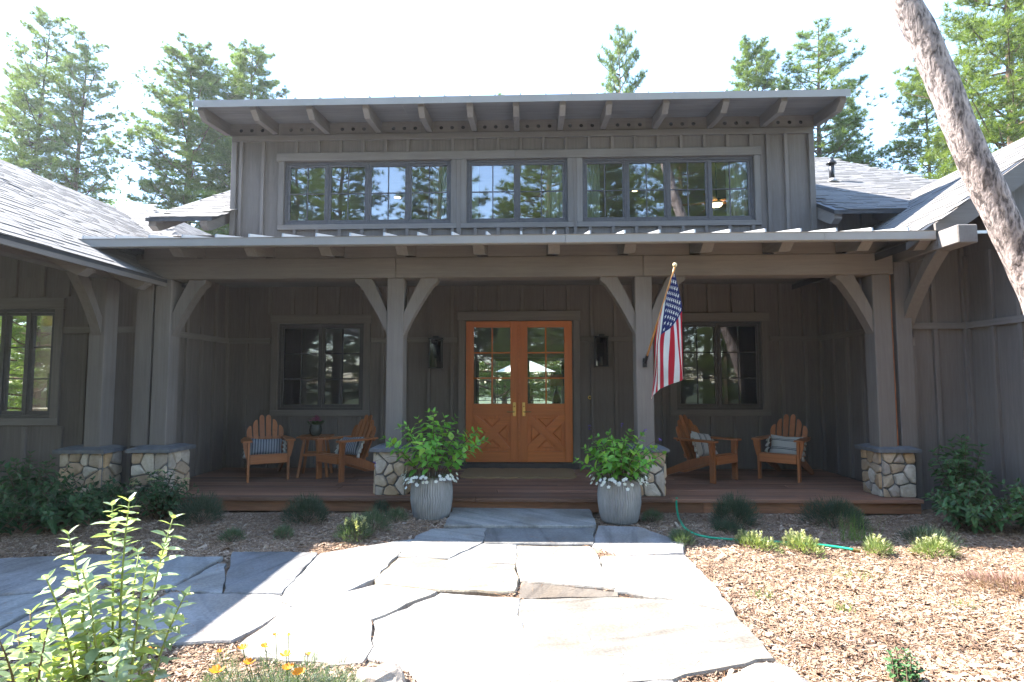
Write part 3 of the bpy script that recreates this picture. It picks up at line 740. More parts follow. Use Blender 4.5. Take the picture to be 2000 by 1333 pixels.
brace(-1.60, -1); brace(-1.60, 1); brace(1.68, -1); brace(1.68, 1); brace(4.75, -1); brace(-4.75, 1)
# knee braces that reach forward under the wing eaves
def fbrace(xc, y0, z0, y1, z1, w_=.15):
    def q(a, b, c, n=7): return [((1-t)**2*a[0]+2*t*(1-t)*c[0]+t*t*b[0], (1-t)**2*a[1]+2*t*(1-t)*c[1]+t*t*b[1]) for t in [i/n for i in range(n+1)]]
    P = q((y1, z1), (y0, z0), ((y0*.62+y1*.38), (z0*.42+z1*.58))) + [(y0, z0+.24)] + [(y1+.20, z1)]
    ob('knee_brace', prism(P, 'x', xc-w_/2, xc+w_/2), m_timz, house)
fbrace(-5.55, -2.44, 2.27, -2.92, 3.03, .13); fbrace(5.11, -2.16, 2.22, -2.95, 3.195, .15)
ob('brace_block', box(5.02, 5.20, -2.24, -2.15, 2.10, 2.215, .006), m_timx, house)
ob('outlooker_beam', box(5.015, 5.235, -3.32, -2.0, 3.20, 3.41, .010), m_timy, house)
ob('trim_board', FRW.box(.035, .115, .0, .075, .0, 2.10, .005), m_trimz, house)
# ------------------------------------------------------------------ porch roof
def zt(y): return 3.385+.20*(y+3.0)
LOWR = (-4.25, -3.30, -2.36, -1.40, -.44, .49, 1.42, 2.36, 3.31, 4.25, 4.93)
def extr_x(name, poly, x0, x1, mat, parent=house): return ob(name, prism(poly, 'x', x0, x1), mat, parent)
for x in LOWR:
    extr_x('rafter', [(-2.10, zt(-2.10)), (-2.10, zt(-2.10)-.19), (-2.80, zt(-2.80)-.19), (-2.93, zt(-2.93)-.07), (-2.93, zt(-2.93)-.002)], x-.07, x+.07, m_timy)
xs_ = (-5.1,)+LOWR+(5.1,)
for a, b in zip(xs_[:-1], xs_[1:]):
    if b-a > .2: ob('blocking_board', box(a+.07, b-.07, -2.335, -2.295, 3.307, zt(-2.30)-.002, .004), m_trimx, house)
proof = ob('porch_roof', G().add(prism([(-2.99, zt(-2.99)), (0, zt(0)), (0, zt(0)+.05), (-2.99, zt(-2.99)+.035)], 'x', -6.6, 5.6)), m_roofm, house)
k = 0; x = -5.35
while x < 5.2:
    ob('standing_seam', prism([(-3.0, zt(-3.0)+.03), (-.01, zt(-.01)+.045), (-.01, zt(-.01)+.085), (-2.992, zt(-2.99)+.083)], 'x', x-.010, x+.010), m_roofm, proof); x += .418
gp = [(-3.0, 3.325), (-3.0, 3.418), (-3.008, 3.424), (-2.90, 3.424), (-2.90, 3.322), (-2.985, 3.314)]
for a, b in ((-5.50, -2.45), (-2.447, .62), (.623, 3.70), (3.703, 5.17)): extr_x('gutter', gp, a, b, m_gutter)
ob('porch_soffit', box(-5.1, 5.1, -2.08, -.02, 3.31, 3.33), m_soffit, house)

# ------------------------------------------------------------------ dormer eave
def zs(y): return 6.27+.11*y
UPR = (-5.22, -4.34, -3.41, -2.48, -1.57, -.775, -.02, .735, 1.485, 2.40, 3.35, 4.265, 5.19)
for x in UPR:
    extr_x('rafter', [(-.002, zs(0)), (-.002, zs(0)-.20), (-.72, zs(-.72)-.20), (-.865, zs(-.865)-.075), (-.865, zs(-.865)-.001)], x-.048, x+.048, m_timy)
for i in range(7):
    y0 = -.90+i*.13
    for (a, b) in ((-5.27, -1.9), (-1.897, 1.6), (1.603, 5.24)): ob('soffit_board', ([(a, y0, zs(y0)), (b, y0, zs(y0)), (b, min(0, y0+.126), zs(min(0, y0+.126))), (a, min(0, y0+.126), zs(min(0, y0+.126))), (a, y0, zs(y0)+.02), (b, y0, zs(y0)+.02), (b, min(0, y0+.126), zs(0)+.03), (a, min(0, y0+.126), zs(0)+.03)], [(0, 1, 2, 3), (4, 7, 6, 5), (0, 4, 5, 1), (3, 2, 6, 7), (0, 3, 7, 4), (1, 5, 6, 2)]), m_soffit, house)
droof = ob('dormer_roof', prism([(-.93, 6.15), (-.93, 6.235), (5.6, 6.96), (5.6, 6.86), (.2, 6.345), (-.88, 6.20)], 'x', -5.29, 5.26), m_roofm, house)
for (a, b) in ((-5.30, -1.2), (-1.197, 1.9), (1.903, 5.27)): extr_x('drip_edge', [(-.935, 6.135), (-.945, 6.245), (-.93, 6.25), (-.88, 6.25), (-.88, 6.16)], a, b, m_gutter)
x = -5.25
while x < 5.3:
    ob('standing_seam', prism([(-.945, 6.235), (5.5, 6.95), (5.5, 7.0), (-.94, 6.282)], 'x', x-.010, x+.010), m_roofm, droof); x += .408
ob('frieze_trim', FM.box(-5.12, 5.12, -.002, .052, 5.937, 6.048, .005), m_trimx, house)
def frieze(a, b):
    g = G(); n0 = -.018; z0, z1 = 6.05, zs(0)-.002; zc = 6.148; xc = (a+b)/2; p = min(.195, (b-a)/3.2); r_ = .034; K = 16
    def quad(x0, x1, p0, p1): g.add(([(x0, n0, p0), (x1, n0, p0), (x1, n0, p1), (x0, n0, p1)], [(0, 1, 2, 3)]))
    quad(a, xc-1.5*p, z0, z1); quad(xc+1.5*p, b, z0, z1)
    for i in (-1, 0, 1):
        cx = xc+i*p; v = []; f = []
        for k in range(K):
            an = 2*math.pi*k/K; c, s = math.cos(an), math.sin(an); q = max(abs(c)/(p/2), (s/(z1-zc) if s > 0 else -s/(zc-z0)))
            v += [(cx+c/q, n0, zc+s/q), (cx+c*r_, n0, zc+s*r_), (cx+c*r_, n0+.03, zc+s*r_)]
        for k in range(K):
            j = (k+1) % K; f += [(3*k, 3*j, 3*j+1, 3*k+1), (3*k+1, 3*j+1, 3*j+2, 3*k+2)]
        g.add((v, f))
        for (sx, zz) in ((-1, z0), (1, z0), (-1, z1), (1, z1)):    # cell corners
            best = [vv for vv in v if abs(vv[1]-n0) < 1e-6 and (vv[0]-cx)*sx > 0 and (vv[2]-zc)*(zz-zc) > 0]
            e1 = [q for q in best if abs(abs(q[0]-cx)-p/2) < 1e-5]; e2 = [q for q in best if abs(q[2]-zz) < 1e-5]
            if e1 and e2:
                A = max(e1, key=lambda q: abs(q[2]-zc)); B = max(e2, key=lambda q: abs(q[0]-cx)); g.add(([A, (cx+sx*p/2, n0, zz), B], [(0, 1, 2)]))
    fz = ob('frieze_board', g, m_trimx, house)
    for i in (-1, 0, 1): ob('vent_hole_dark', lathe([(r_*1.0, 0), (r_*.6, .001)], 12), m_dark, fz, loc=(xc+i*p, -.004, zc), rot=(R(90), 0, 0))  # near-black disc paints in the attic darkness behind each hole
for a, b in zip(UPR[:-1], UPR[1:]): frieze(a+.048, b-.048)

# ------------------------------------------------------------------ shingled roofs
SW = [.13, .17, .21, .25, .29, .33]
def shingle_geo(w_, thick=.010):
    e = .172; n1 = thick; g = w_-.004
    v = [(0, 0, 0), (g, 0, 0), (g, e, -.004), (0, e, -.004), (0, 0, n1), (g, 0, n1), (g, e, .003), (0, e, .003)]
    return v, [(4, 5, 6, 7), (0, 1, 5, 4), (1, 2, 6, 5), (3, 0, 4, 7)]
SH = [mesh_from('shingle', *shingle_geo(w_, .006 if i % 2 else .012), m_shingle) for i, w_ in enumerate(SW)]
def in_view(p):
    d = Vector(p)-CAM; z = d.dot(fw)
    if z < .3: return None
    x = 1000+1111*d.dot(rt2)/z; y = 666.5-1111*d.dot(up2)/z
    return (x, y, z) if -20 < x < 2020 and -20 < y < 1353 else None
def shingle_roof(parent, O, U, S, ulen, slen, single=0, keep=None):
    O, U, S = Vector(O), Vector(U).normalized(), Vector(S).normalized(); Nn = U.cross(S)
    if Nn.z < 0: Nn = -Nn
    items = []; s = 0.0
    while s < slen-.05:
        u = -rng.uniform(0, .2)
        while u < ulen:
            k = rng.randrange(6); p = O+U*u+S*s
            if u >= 0 and (keep is None or keep(p)): items.append((p, k))
            u += SW[k]
        s += .145
    if single:
        vis = [(in_view(it[0]), it) for it in items]
        cand = sorted([(v[2], i) for i, (v, it) in enumerate(vis) if v and 12 < v[0] < 380 and 300 < v[1] < 575 and it[0].y < -1.9])
        pick = set(i for _, i in cand[:single])
        for i in sorted(pick):
            p, k = items[i]; o = link('shingle', SH[k], parent); o.matrix_local = Matrix((( U.x, S.x, Nn.x, p.x), (U.y, S.y, Nn.y, p.y), (U.z, S.z, Nn.z, p.z), (0, 0, 0, 1)))
        items = [it for i, it in enumerate(items) if i not in pick]
    V = []; F = []
    for p, k in items:
        v, f = shingle_geo(SW[k], .006 if k % 2 else .012); n = len(V)
        V += [tuple(p+U*a+S*b+Nn*c) for (a, b, c) in v]; F += [tuple(i+n for i in q) for q in f]
    me = mesh_from('shingles', np.array(V), np.array(F), m_shingle); o = link('shingles', me, parent); o['kind'] = 'stuff'
m_roofedge = plain('roof_drip_edge', (.045, .045, .048), .5, .3)
# left wing: eave runs forward beside the porch
LM = .55; lz = lambda x: 3.03+LM*(-4.7-x); cl = 1/math.hypot(1, LM)
lr = ob('roof', G().add(prism([(-4.705, 2.985), (-4.705, 3.025), (-10.0, lz(-10.0)-.012), (-15.3, lz(-4.7)-.012), (-15.3, 2.985), (-10, lz(-10)-.09)], 'y', -7.0, -1.78)).add(prism([(-5.3, lz(-5.3)-.09), (-5.3, lz(-5.3)-.012), (-10.0, lz(-10.0)-.012), (-10, lz(-10)-.09)], 'y', -1.78, 3.4)), m_roofedge, house)
shingle_roof(lr, (-4.69, -7.0, 3.022), (0, 1, 0), (-cl, 0, LM*cl), 5.2, 5.3/cl, single=300)
shingle_roof(lr, (-5.3, -1.78, lz(-5.3)-.008), (0, 1, 0), (-cl, 0, LM*cl), 5.2, 4.7/cl)
ob('fascia_board', box(-4.735, -4.708, -7.0, -1.80, 2.93, 3.00, .004), m_trimy, house)
ob('soffit', ([(-4.73, -7, 2.94), (-4.73, -1.8, 2.94), (-10, -1.8, lz(-10)-.13), (-10, -7, lz(-10)-.13)], [(0, 1, 2, 3)]), m_soffit, house)
for y in (-3.58, -2.62, -1.88):
    zl = lambda x: lz(x)-.10
    ob('rafter', prism([(-4.76, zl(-4.76)), (-4.76, zl(-4.76)-.05), (-4.86, zl(-4.86)-.17), (-5.00, zl(-5.0)-.185), (-6.6, zl(-6.6)-.185), (-6.6, zl(-6.6))], 'y', y-.07, y+.07), m_timx, house)
ob('plate_beam', box(-5.62, -5.40, -6.95, -2.2, 3.04, 3.30, .010), m_timy, house)
ob('post', box(-5.62, -5.40, -6.9, -6.68, 0, 3.04, .010), m_timz, house)
ob('wall', prism([(-5.1, 3.1), (-5.1, 3.13), (-10, lz(-10)-.14), (-13.1, 4.0), (-13.1, 3.1)], 'y', -2.15, -2.02), m_siding, house)
# right wing: gable towards the camera
RM = .70; rz_ = lambda x: 3.30+RM*(x-4.67); cr = 1/math.hypot(1, RM)
rr = ob('roof', prism([(4.67, rz_(4.67)-.10), (4.67, rz_(4.67)-.012), (7.3, rz_(7.3)-.012), (9.9, rz_(4.67)-.05), (9.9, rz_(4.67)-.14), (7.3, rz_(7.3)-.11)], 'y', -2.96, 1.6), m_roofedge, house)
shingle_roof(rr, (4.675, 1.6, rz_(4.675)-.008), (0, -1, 0), (cr, 0, RM*cr), 4.42, 2.62/cr)
ob('rake_board', prism([(5.0, rz_(5.0)-.02), (7.3, rz_(7.3)-.02), (7.3, rz_(7.3)-.29), (5.0, rz_(5.0)-.29)], 'y', -3.0, -2.962), m_trimx, house)
# main roof either side of the dormer
MM = .52; mz = lambda y: 4.42+MM*(y+.6); cm = 1/math.hypot(1, MM)
mr = ob('roof', prism([(-.60, mz(-.6)-.08), (-.60, mz(-.6)-.012), (6.3, mz(6.3)-.012), (10.0, mz(6.3)-2.2), (6.3, mz(6.3)-.1)], 'x', 5.12, 8.6), m_roofedge, house)
shingle_roof(mr, (5.125, -.605, mz(-.6)-.008), (1, 0, 0), (0, cm, MM*cm), 3.48, 6.9/cm)
ml = ob('roof', prism([(-.60, mz(-.6)-.08), (-.60, mz(-.6)-.012), (6.3, mz(6.3)-.012), (6.3, mz(6.3)-.1)], 'x', -6.25, -5.12), m_roofedge, house)
shingle_roof(ml, (-6.25, -.605, mz(-.6)-.008), (1, 0, 0), (0, cm, MM*cm), 1.13, 6.9/cm)
for x in (5.20, 6.15, 7.10, 8.5, -5.28, -6.16):
    zl = lambda y: mz(y)-.085
    ob('rafter', prism([(-.56, zl(-.56)), (-.56, zl(-.56)-.08), (-.44, zl(-.44)-.20), (-.3, zl(-.3)-.21), (.3, zl(.3)-.21), (.3, zl(.3))], 'x', x-.06, x+.06), m_timy, house)
w = wall(FM, 5.14, 8.4, 3.3, 4.62); battens(w, FM, [5.5, 5.9, 6.3, 6.7], (3.4, 4.6))
ob('tie_beam', box(-6.22, -5.14, .10, .26, 4.06, 4.28, .006), m_timx, house); ob('bracket_post', box(-5.82, -5.66, .11, .25, 3.3, 4.06, .006), m_timz, house)
# cross gable beyond the left wing
cg = ob('roof', G().add(([(-9.6, 4.2, 6.15), (-7.35, 1.7, 4.57), (-10.3, 1.7, 4.57), (-10.3, 4.2, 6.15)], [(0, 3, 2, 1)])).add(([(-9.6, 4.2, 6.15), (-9.6, 9.0, 6.15), (-7.35, 9.0, 4.57), (-7.35, 1.7, 4.57)], [(0, 3, 2, 1)])), m_roofedge, house)
hs = Vector((0, 2.5, 1.58)).normalized()
shingle_roof(cg, (-10.2, 1.70, 4.58), (1, 0, 0), tuple(hs), 2.85, 2.95, keep=lambda p: p.x < -7.35-(p.y-1.7)*.9+.02)
hs2 = Vector((-2.25, 0, 1.58)).normalized()
shingle_roof(cg, (-7.35, 1.7, 4.58), (0, 1, 0), tuple(hs2), 7.2, 2.74, keep=lambda p: p.y > 1.7+(-7.35-p.x)*1.11-.02)
ob('hip_cap', bar((-7.35, 1.7, 4.60), (-9.6, 4.2, 6.18), .20, .02), m_shingle, cg)
# vent pipe
g = G(); g.add(lathe([(.052, 0), (.052, .46)], 16)); vp = ob('vent_pipe', g, m_black, house, True, loc=(6.55, 2.10, 5.80))
ob('cap', lathe([(.10, .40), (.10, .425), (.055, .47), (.045, .49), (.04, .53)], 16), m_black, vp, True)
ob('flashing', lathe([(.13, 0), (.065, .06), (.055, .09)], 16), m_gutter, vp, True)

# ------------------------------------------------------------------ inside the house (seen through the glass)
FB = Frame((0, 7.0, 0), (1, 0, 0), (0, -1, 0))
ob('floor', box(-5.0, 5.0, .14, 7.0, .10, .24), m_floor_in, house)
ob('ceiling', box(-5.0, 5.0, .14, 7.0, 6.10, 6.14), m_ceil, house)
BW = [(-2.75, -1.62, .42, 2.34), (-1.40, -.12, .42, 2.34), (.10, 1.20, .42, 2.34), (1.42, 2.75, .42, 2.34)]
g = G(); w = wall(FB, -5.1, 5.1, .1, 6.4, BW); w.data.materials[0] = m_plaster
for o in BW: window(FB, o, 1, 2, 3, m_glass, m_bronze)
for s in (-1, 1):
    ob('partition', box(s*2.45-.06, s*2.45+.06, .16, 4.2, .24, 3.0), m_plaster, house)
    ob('ceiling', box(min(s*2.45, s*5), max(s*2.45, s*5), .16, 4.2, 3.0, 3.06), m_plaster, house)
    ob('partition', box(min(s*2.5, s*5), max(s*2.5, s*5), 4.1, 4.2, .24, 3.0), m_plaster, house)
    ob('lining', box(s*4.96-.02, s*4.96+.02, .16, 7, .24, 6.1), m_plaster, house)
# kitchen behind the left-wing window
FK = Frame((0, 2.3, 0), (1, 0, 0), (0, -1, 0))
KW = [(-10.3, -9.4, .95, 1.85), (-9.2, -8.3, .95, 1.85), (-8.1, -7.2, .95, 1.85)]
g = wall(FK, -12, -5.24, 0, 3.0, KW); g.data.materials[0] = m_plaster
ob('ceiling', box(-12, -5.26, -2.0, 2.16, 2.86, 2.9), m_ceil, house); ob('floor', box(-12, -5.26, -2.0, 2.16, .10, .2), m_floor_in, house)
for o in KW: window(FK, o, 1, 2, 2, m_glass, m_bronze)
ob('lining', box(-5.30, -5.26, -2.0, 2.2, .2, 2.86), m_plaster, house)

m_cream = plain('cream_cloth', (.62, .60, .50), .9, 0, .05, 30, .1, .2)
def fabric(name, c1, c2=None):
    return plain(name, c1, .9, 0, .04, 30, .12, .25)
m_curt = leafmat('curtain_linen', [(.80, .82, .72), (.80, .82, .72)], .35, .9, .1)
def curtain(x0, x1, label):
    g = G(); v = []; f = []; n = 40
    for i in range(n+1):
        t = i/n; x = x0+(x1-x0)*t; y = .22+.03*math.sin(t*math.pi*2*6)
        v += [(x, y, 3.2), (x, y+.004*math.sin(9*t), 4.6), (x, y, 5.95)]
    for i in range(n): f += [(3*i, 3*i+3, 3*i+4, 3*i+1), (3*i+1, 3*i+4, 3*i+5, 3*i+2)]
    o = ob('curtain', (v, f), m_curt, None, True); tag(o, label, 'curtain', 'pale curtains behind the upper windows')
    ob('curtain_rod', tube([(x0-.08, .22, 5.965), (x1+.08, .22, 5.965)], .012, 8), m_black, o)
curtain(-1.55, -1.22, 'pale curtain behind the four-sash upper window over the shaded chairs')
curtain(-.92, -.72, 'narrow pale curtain behind the two-sash upper window, side nearer the shaded chairs')
curtain(.46, .86, 'wide pale curtain behind the two-sash upper window, side nearer the flag')
curtain(1.14, 1.45, 'pale curtain behind the four-sash upper window, at the end above the flag post')
curtain(3.68, 4.08, 'pale curtain beside the glowing ceiling fan in the upper window')
m_glow = emitmat('lamp_glow', (1.0, .72, .36), 3.0); m_glow2 = emitmat('lamp_glow_soft', (1.0, .60, .22), 2.2)
def downlight(x, y, label):
    t = thing('ceiling_light', label, 'ceiling light', (x, y, 6.10), 0, 'recessed ceiling lights behind the upper windows')
    ob('trim_ring', lathe([(.10, 0), (.10, -.012), (.075, -.012)], 20, cap=False), m_cream, t); ob('lens', lathe([(.075, -.006), (.001, -.006)], 20, cap=False), m_glow, t)
downlight(-2.99, 3.6, 'lit recessed ceiling light inside the four-sash upper window far from the flag')
downlight(2.66, 3.3, 'lit recessed ceiling light behind the upper window above the flag')
def fan():
    t = thing('ceiling_fan', 'ceiling fan with lit lamp behind the upper window over the porch chairs', 'ceiling fan', (4.0, 1.7, 5.24))
    m_w = wood('fan_blade', (.42, .17, .04), 'x', .2)
    ob('rod', tube([(0, 0, .1), (0, 0, .87)], .012, 8), m_black, t); ob('motor', lathe([(.05, .12), (.10, .10), (.11, .03), (.07, .0)], 20), m_black, t, True)
    ob('lamp', lathe([(.001, -.05), (.09, -.04), (.12, .0)], 20), m_glow, t, True)
    for k in range(5):
        a = R(20+72*k); ob('blade', bar((.12*math.cos(a), .12*math.sin(a), .05), (.66*math.cos(a), .66*math.sin(a), .05), .13, .012), m_w, t)
fan()
def lamp():
    t = thing('table_lamp', 'table lamp with tan drum shade seen through the front door glass', 'lamp', (.84, 4.2, .24))
    ob('table', box(-.3, .3, -.2, .2, 0, .86, .01), m_dark, t); ob('base', lathe([(.10, .86), (.12, .95), (.06, 1.15), (.02, 1.22), (.015, 1.36)], 20), m_black, t, True)
    ob('shade', lathe([(.16, 1.30), (.145, 1.58)], 28, cap=False), plain('tan_shade', (.40, .22, .09), .8), t, True)
lamp()
def umbrella():
    t = thing('patio_umbrella', 'white patio umbrella standing behind the house, seen through the door', 'umbrella', (.02, 12.5, 0))
    K = 8; rad = 1.25; v = [(0, 0, 2.52)]
    for j, (rr_, z) in enumerate(((.5, 2.34), (1.0, 2.12), (rad, 2.02))):
        for k in range(K): a = 2*math.pi*(k+.5)/K; v.append((rr_*math.cos(a), rr_*math.sin(a), z))
    f = [(0, 1+k, 1+(k+1) % K) for k in range(K)]+[(1+j*K+k, 1+(j+1)*K+k, 1+(j+1)*K+(k+1) % K, 1+j*K+(k+1) % K) for j in (0, 1) for k in range(K)]
    ob('canopy', (v, f), leafmat('umbrella_canvas', [(.8, .8, .78), (.8, .8, .78)], .3, .9), t); ob('pole', tube([(0, 0, 0), (0, 0, 2.5)], .022, 10), m_teak, t)
    for k in range(K): a = 2*math.pi*(k+.5)/K; ob('rib', tube([(0, 0, 2.48), (rad*math.cos(a), rad*math.sin(a), 2.0)], .009, 6), m_teak, t)
    ob('base', lathe([(.26, 0), (.26, .07), (.06, .1), (.04, .3)], 20), m_black, t)
umbrella()
def kitchen():
    t = thing('kitchen_counter', 'kitchen counter with small items behind the wing window', 'counter', (-8.2, 1.75, .2))
    ob('cabinet', box(-2.2, 2.2, -.3, .3, 0, .88), m_teak, t); ob('worktop', box(-2.25, 2.25, -.33, .32, .882, .92, .004), m_cream, t)
    sh = thing('kitchen_shelf', 'brown hanging shelf with pale crockery behind the wing window', 'shelf', (-8.2, 2.0, 2.15))
    ob('board', box(-1.5, 1.5, -.12, .12, 0, .05, .004), m_ceil, sh)
    for i in range(5): ob('bracket', box(-1.4+i*.7-.02, -1.4+i*.7+.02, -.1, .1, -.12, 0), m_teak, sh)
    for i, (x, r_, h) in enumerate(((-1.1, .05, .26), (-.55, .07, .16), (.25, .045, .3), (.9, .08, .12))):
        b = thing('kitchen_jar', ('tall white bottle', 'short white bowl', 'tallest white bottle', 'wide white dish')[i]+' on the kitchen counter behind the wing window', 'jar', (-8.2+x+.6, 1.55, 1.12), 0, 'crockery on the kitchen counter')
        ob('body', lathe([(r_*.8, 0), (r_, h*.2), (r_, h*.6), (r_*.5, h*.8), (r_*.45, h)], 14), m_cream, b, True)
kitchen()
for i, x in enumerate((-8.9, -7.7)):
    t = thing('cabinet_light', ('small warm light over the kitchen counter, nearer the frame edge', 'small warm light over the kitchen counter, nearer the stone piers')[i], 'light', (x, 1.9, 2.03), 0, 'warm lights in the wing kitchen')
    ob('housing', box(-.14, .14, -.04, .04, .0, .025, .003), m_black, t); ob('lens', box(-.13, .13, -.035, .035, -.012, -.001), emitmat('warm_strip', (1.0, .62, .25), 14.0), t)
# ------------------------------------------------------------------ adirondack chairs
def copy_tree(o, parent=None):
    c = o.copy(); COL.objects.link(c)
    if parent is not None: c.parent = parent
    for ch in list(o.children): copy_tree(ch, c)
    return c
def make_chair():
    t = thing('adirondack_chair', '', 'chair', (0, 0, .182), 0, 'wooden porch chairs')
    m = m_teak; mxx = m_teaky
    for s in (-1, 1):
        ob('leg', box(s*.275-.017, s*.275+.017, -.045, .045, 0, .578, .004), m, t)
        ob('side_rail', prism([(-.035, .375), (-.035, .285), (.12, .265), (.86, 0), (.985, 0), (.93, .065), (.45, .275), (.15, .37)], 'x', s*.243-.013, s*.243+.013), m, t)
        arm = [(s*.23, -.075), (s*.355, -.075), (s*.372, -.04), (s*.372, .20), (s*.34, .45), (s*.30, .66), (s*.235, .66), (s*.225, .3)]
        if s < 0: arm = arm[::-1]
        ob('armrest', prism(arm, 'z', .580, .604), mxx, t)
        ob('arm_bracket', prism([(s*.294, .578), (s*.352, .578), (s*.345, .50), (s*.312, .36), (s*.294, .33)], 'y', -.02, .012), m, t)
    ob('apron', box(-.256, .256, -.062, -.037, .262, .378, .004), mxx, t)
    for i in range(6):
        y0 = -.03+i*.083; z = .384-.0022*i-.0225*max(0, i-1.2); sl = -.17 if i else -.05
        g = G().add(box(-.262, .262, 0, .075, -.010, .010, .004)); g.xf(Matrix.Translation((0, y0, z)) @ Matrix.Rotation(sl*1.4, 4, 'X')); ob('seat_slat', g, mxx, t)
    hs_ = [.56, .66, .735, .735, .66, .56]; tilt = R(22)
    for i in range(6):
        x = (i-2.5)*.081; wd = .037; fan_ = (i-2.5)*.012; h = hs_[i]; s0 = (i-2.5)
        top = [(wd, h-.05), (wd*.8, h-.018), (wd*.3, h), (-wd*.3, h), (-wd*.8, h-.018), (-wd, h-.05)]
        if i < 2: top = [(wd, h), (wd*.2, h-.006), (-wd*.6, h-.045), (-wd, h-.10)]
        if i > 3: top = [(wd, h-.10), (wd*.6, h-.045), (-wd*.2, h-.006), (-wd, h)]
        P = [(-wd*.86, -.06), (wd*.86, -.06)] + top
        P = [(p[0]+x+fan_*p[1]/.7*1.6, p[1]) for p in P]
        g = G().add(prism(P, 'y', -.010, .010)); g.xf(Matrix.Translation((0, .445, .255)) @ Matrix.Rotation(-tilt, 4, 'X')); ob('back_slat', g, m, t)
    for (z, w_) in ((.10, .25), (.36, .30)):
        g = G().add(box(-w_, w_, .012, .034, z-.03, z+.03, .004)); g.xf(Matrix.Translation((0, .445, .255)) @ Matrix.Rotation(-tilt, 4, 'X')); ob('back_rail', g, mxx, t)
    return t
CH = [(-3.72, -1.30, 30, 'wooden adirondack chair with striped tasselled pillow in the darker porch corner'),
      (-2.81, -1.24, -35, 'wooden adirondack chair turned towards the side table, tasselled pillow on it'),
      (3.03, -1.22, 38, 'wooden adirondack chair just behind the flag with a slanted striped pillow'),
      (3.87, -1.12, -38, 'wooden adirondack chair facing the stone pier at the porch end, cream pillow')]
proto = make_chair()
chairs = []
for i, (x, y, a, lb) in enumerate(CH):
    o = proto if i == 0 else copy_tree(proto)
    o.location = (x, y, .182); o.rotation_euler = (0, 0, R(a)); o['label'] = lb; chairs.append(o)

def stripe_mat(name, base, dark, axis, freq, width, extra=False):
    m, t, out = newmat(name); tc = N(t, 'TexCoord'); sp = N(t, 'SeparateXYZ'); L(t, tc.outputs['Object'], sp.inputs[0])
    f = M2(t, 'FRACT', M2(t, 'MULTIPLY', M2(t, 'ADD', sp.outputs[axis], 5.0), freq))
    msk = M2(t, 'LESS_THAN', f, width)
    if extra: msk = M2(t, 'MAXIMUM', msk, M2(t, 'MULTIPLY', M2(t, 'GREATER_THAN', f, width*1.9), M2(t, 'LESS_THAN', f, width*2.6)))
    n = N(t, 'TexNoise'); n.inputs['Scale'].default_value = 180; L(t, tc.outputs['Object'], n.inputs[0])
    c = mixc(t, 'MIX', msk, base, dark); c = mixc(t, 'MULTIPLY', .5, c, ramp(t, n.outputs[0], [(.3, .7), (.7, 1.1)]))
    principled(t, out, c, .92, n.outputs[0], .3, .003, spec=.15); return m
def cushion(w_, h_, th):
    n = 14; v = []; f = []
    for s in (-1, 1):
        for j in range(n+1):
            for i in range(n+1):
                a, b = i/n*2-1, j/n*2-1
                pr = ((1-a**4)*(1-b**4))**.5; pin = 1-.05*(a*a*(1-abs(b))+b*b*(1-abs(a)))*2
                v.append((a*w_/2*(1-.06*(1-abs(a))*0)*pin, s*th/2*pr+.006*math.sin(5*a+3*b), b*h_/2*pin))
    m = (n+1)**2
    for s in (0, 1):
        for j in range(n):
            for i in range(n):
                q = (s*m+j*(n+1)+i, s*m+j*(n+1)+i+1, s*m+(j+1)*(n+1)+i+1, s*m+(j+1)*(n+1)+i); f.append(q if s == 0 else q[::-1])
    return v, f
m_p1 = stripe_mat('ticking_stripe', (.30, .32, .35), (.07, .085, .11), 0, 26, .42)
m_p2 = stripe_mat('cream_stripe', (.46, .44, .40), (.05, .06, .08), 2, 7.5, .09, True)
m_p3 = stripe_mat('cream_stripe_turned', (.46, .44, .40), (.05, .06, .08), 0, 7.0, .09, True)
m_tassel = plain('tassel_yarn', (.50, .48, .44), .95, 0, .1, 60, .2, .4)
def pillow(ch, lx, ly, lz_, rx, ry, rzz, size, mat, label, tas=True):
    M = Matrix.Translation(ch.location) @ Matrix.Rotation(ch.rotation_euler.z, 4, 'Z') @ Matrix.Translation((lx, ly, lz_)) @ Matrix.Rotation(rzz, 4, 'Z') @ Matrix.Rotation(rx, 4, 'X') @ Matrix.Rotation(ry, 4, 'Y')
    o = ob('pillow', cushion(*size), mat, None, True); o.matrix_world = M; tag(o, label, 'pillow', 'cushions on the porch chairs')
    w_, h_, th = size
    if tas:
        for s in (-1, 1):
            for k in range(4):
                z = -h_/2+h_*(k+.5)/4
                ob('tassel', tube([(s*w_*.49, 0, z), (s*(w_*.49+.018), -.004, z-.004), (s*(w_*.49+.035), -.01, z-.03), (s*(w_*.49+.042), -.012, z-.075)], [.004, .016, .018, .026], 8), m_tassel, o, True)
    else:
        for s in (-1, 1): ob('corner_tuft', tube([(s*w_*.47, 0, h_*.46), (s*w_*.51, 0, h_*.5), (s*w_*.53, 0, h_*.49)], [.006, .016, .010], 8), m_tassel, o, True)
pillow(chairs[0], -.02, .33, .47, R(-24), R(3), 0, (.50, .27, .13), m_p1, 'grey ticking-stripe pillow with white tassels on the corner chair')
pillow(chairs[1], .02, .35, .48, R(-26), R(-4), R(0), (.48, .30, .13), m_p1, 'grey ticking-stripe pillow with white tassels on the chair by the planter')
pillow(chairs[2], .0, .34, .50, R(-24), R(10), R(4), (.44, .40, .14), m_p3, 'cream pillow with dark stripes slanting on the chair behind the flag')
pillow(chairs[3], .02, .32, .47, R(-24), R(2), R(0), (.46, .34, .14), m_p2, 'cream pillow with level dark stripes on the porch-end chair')

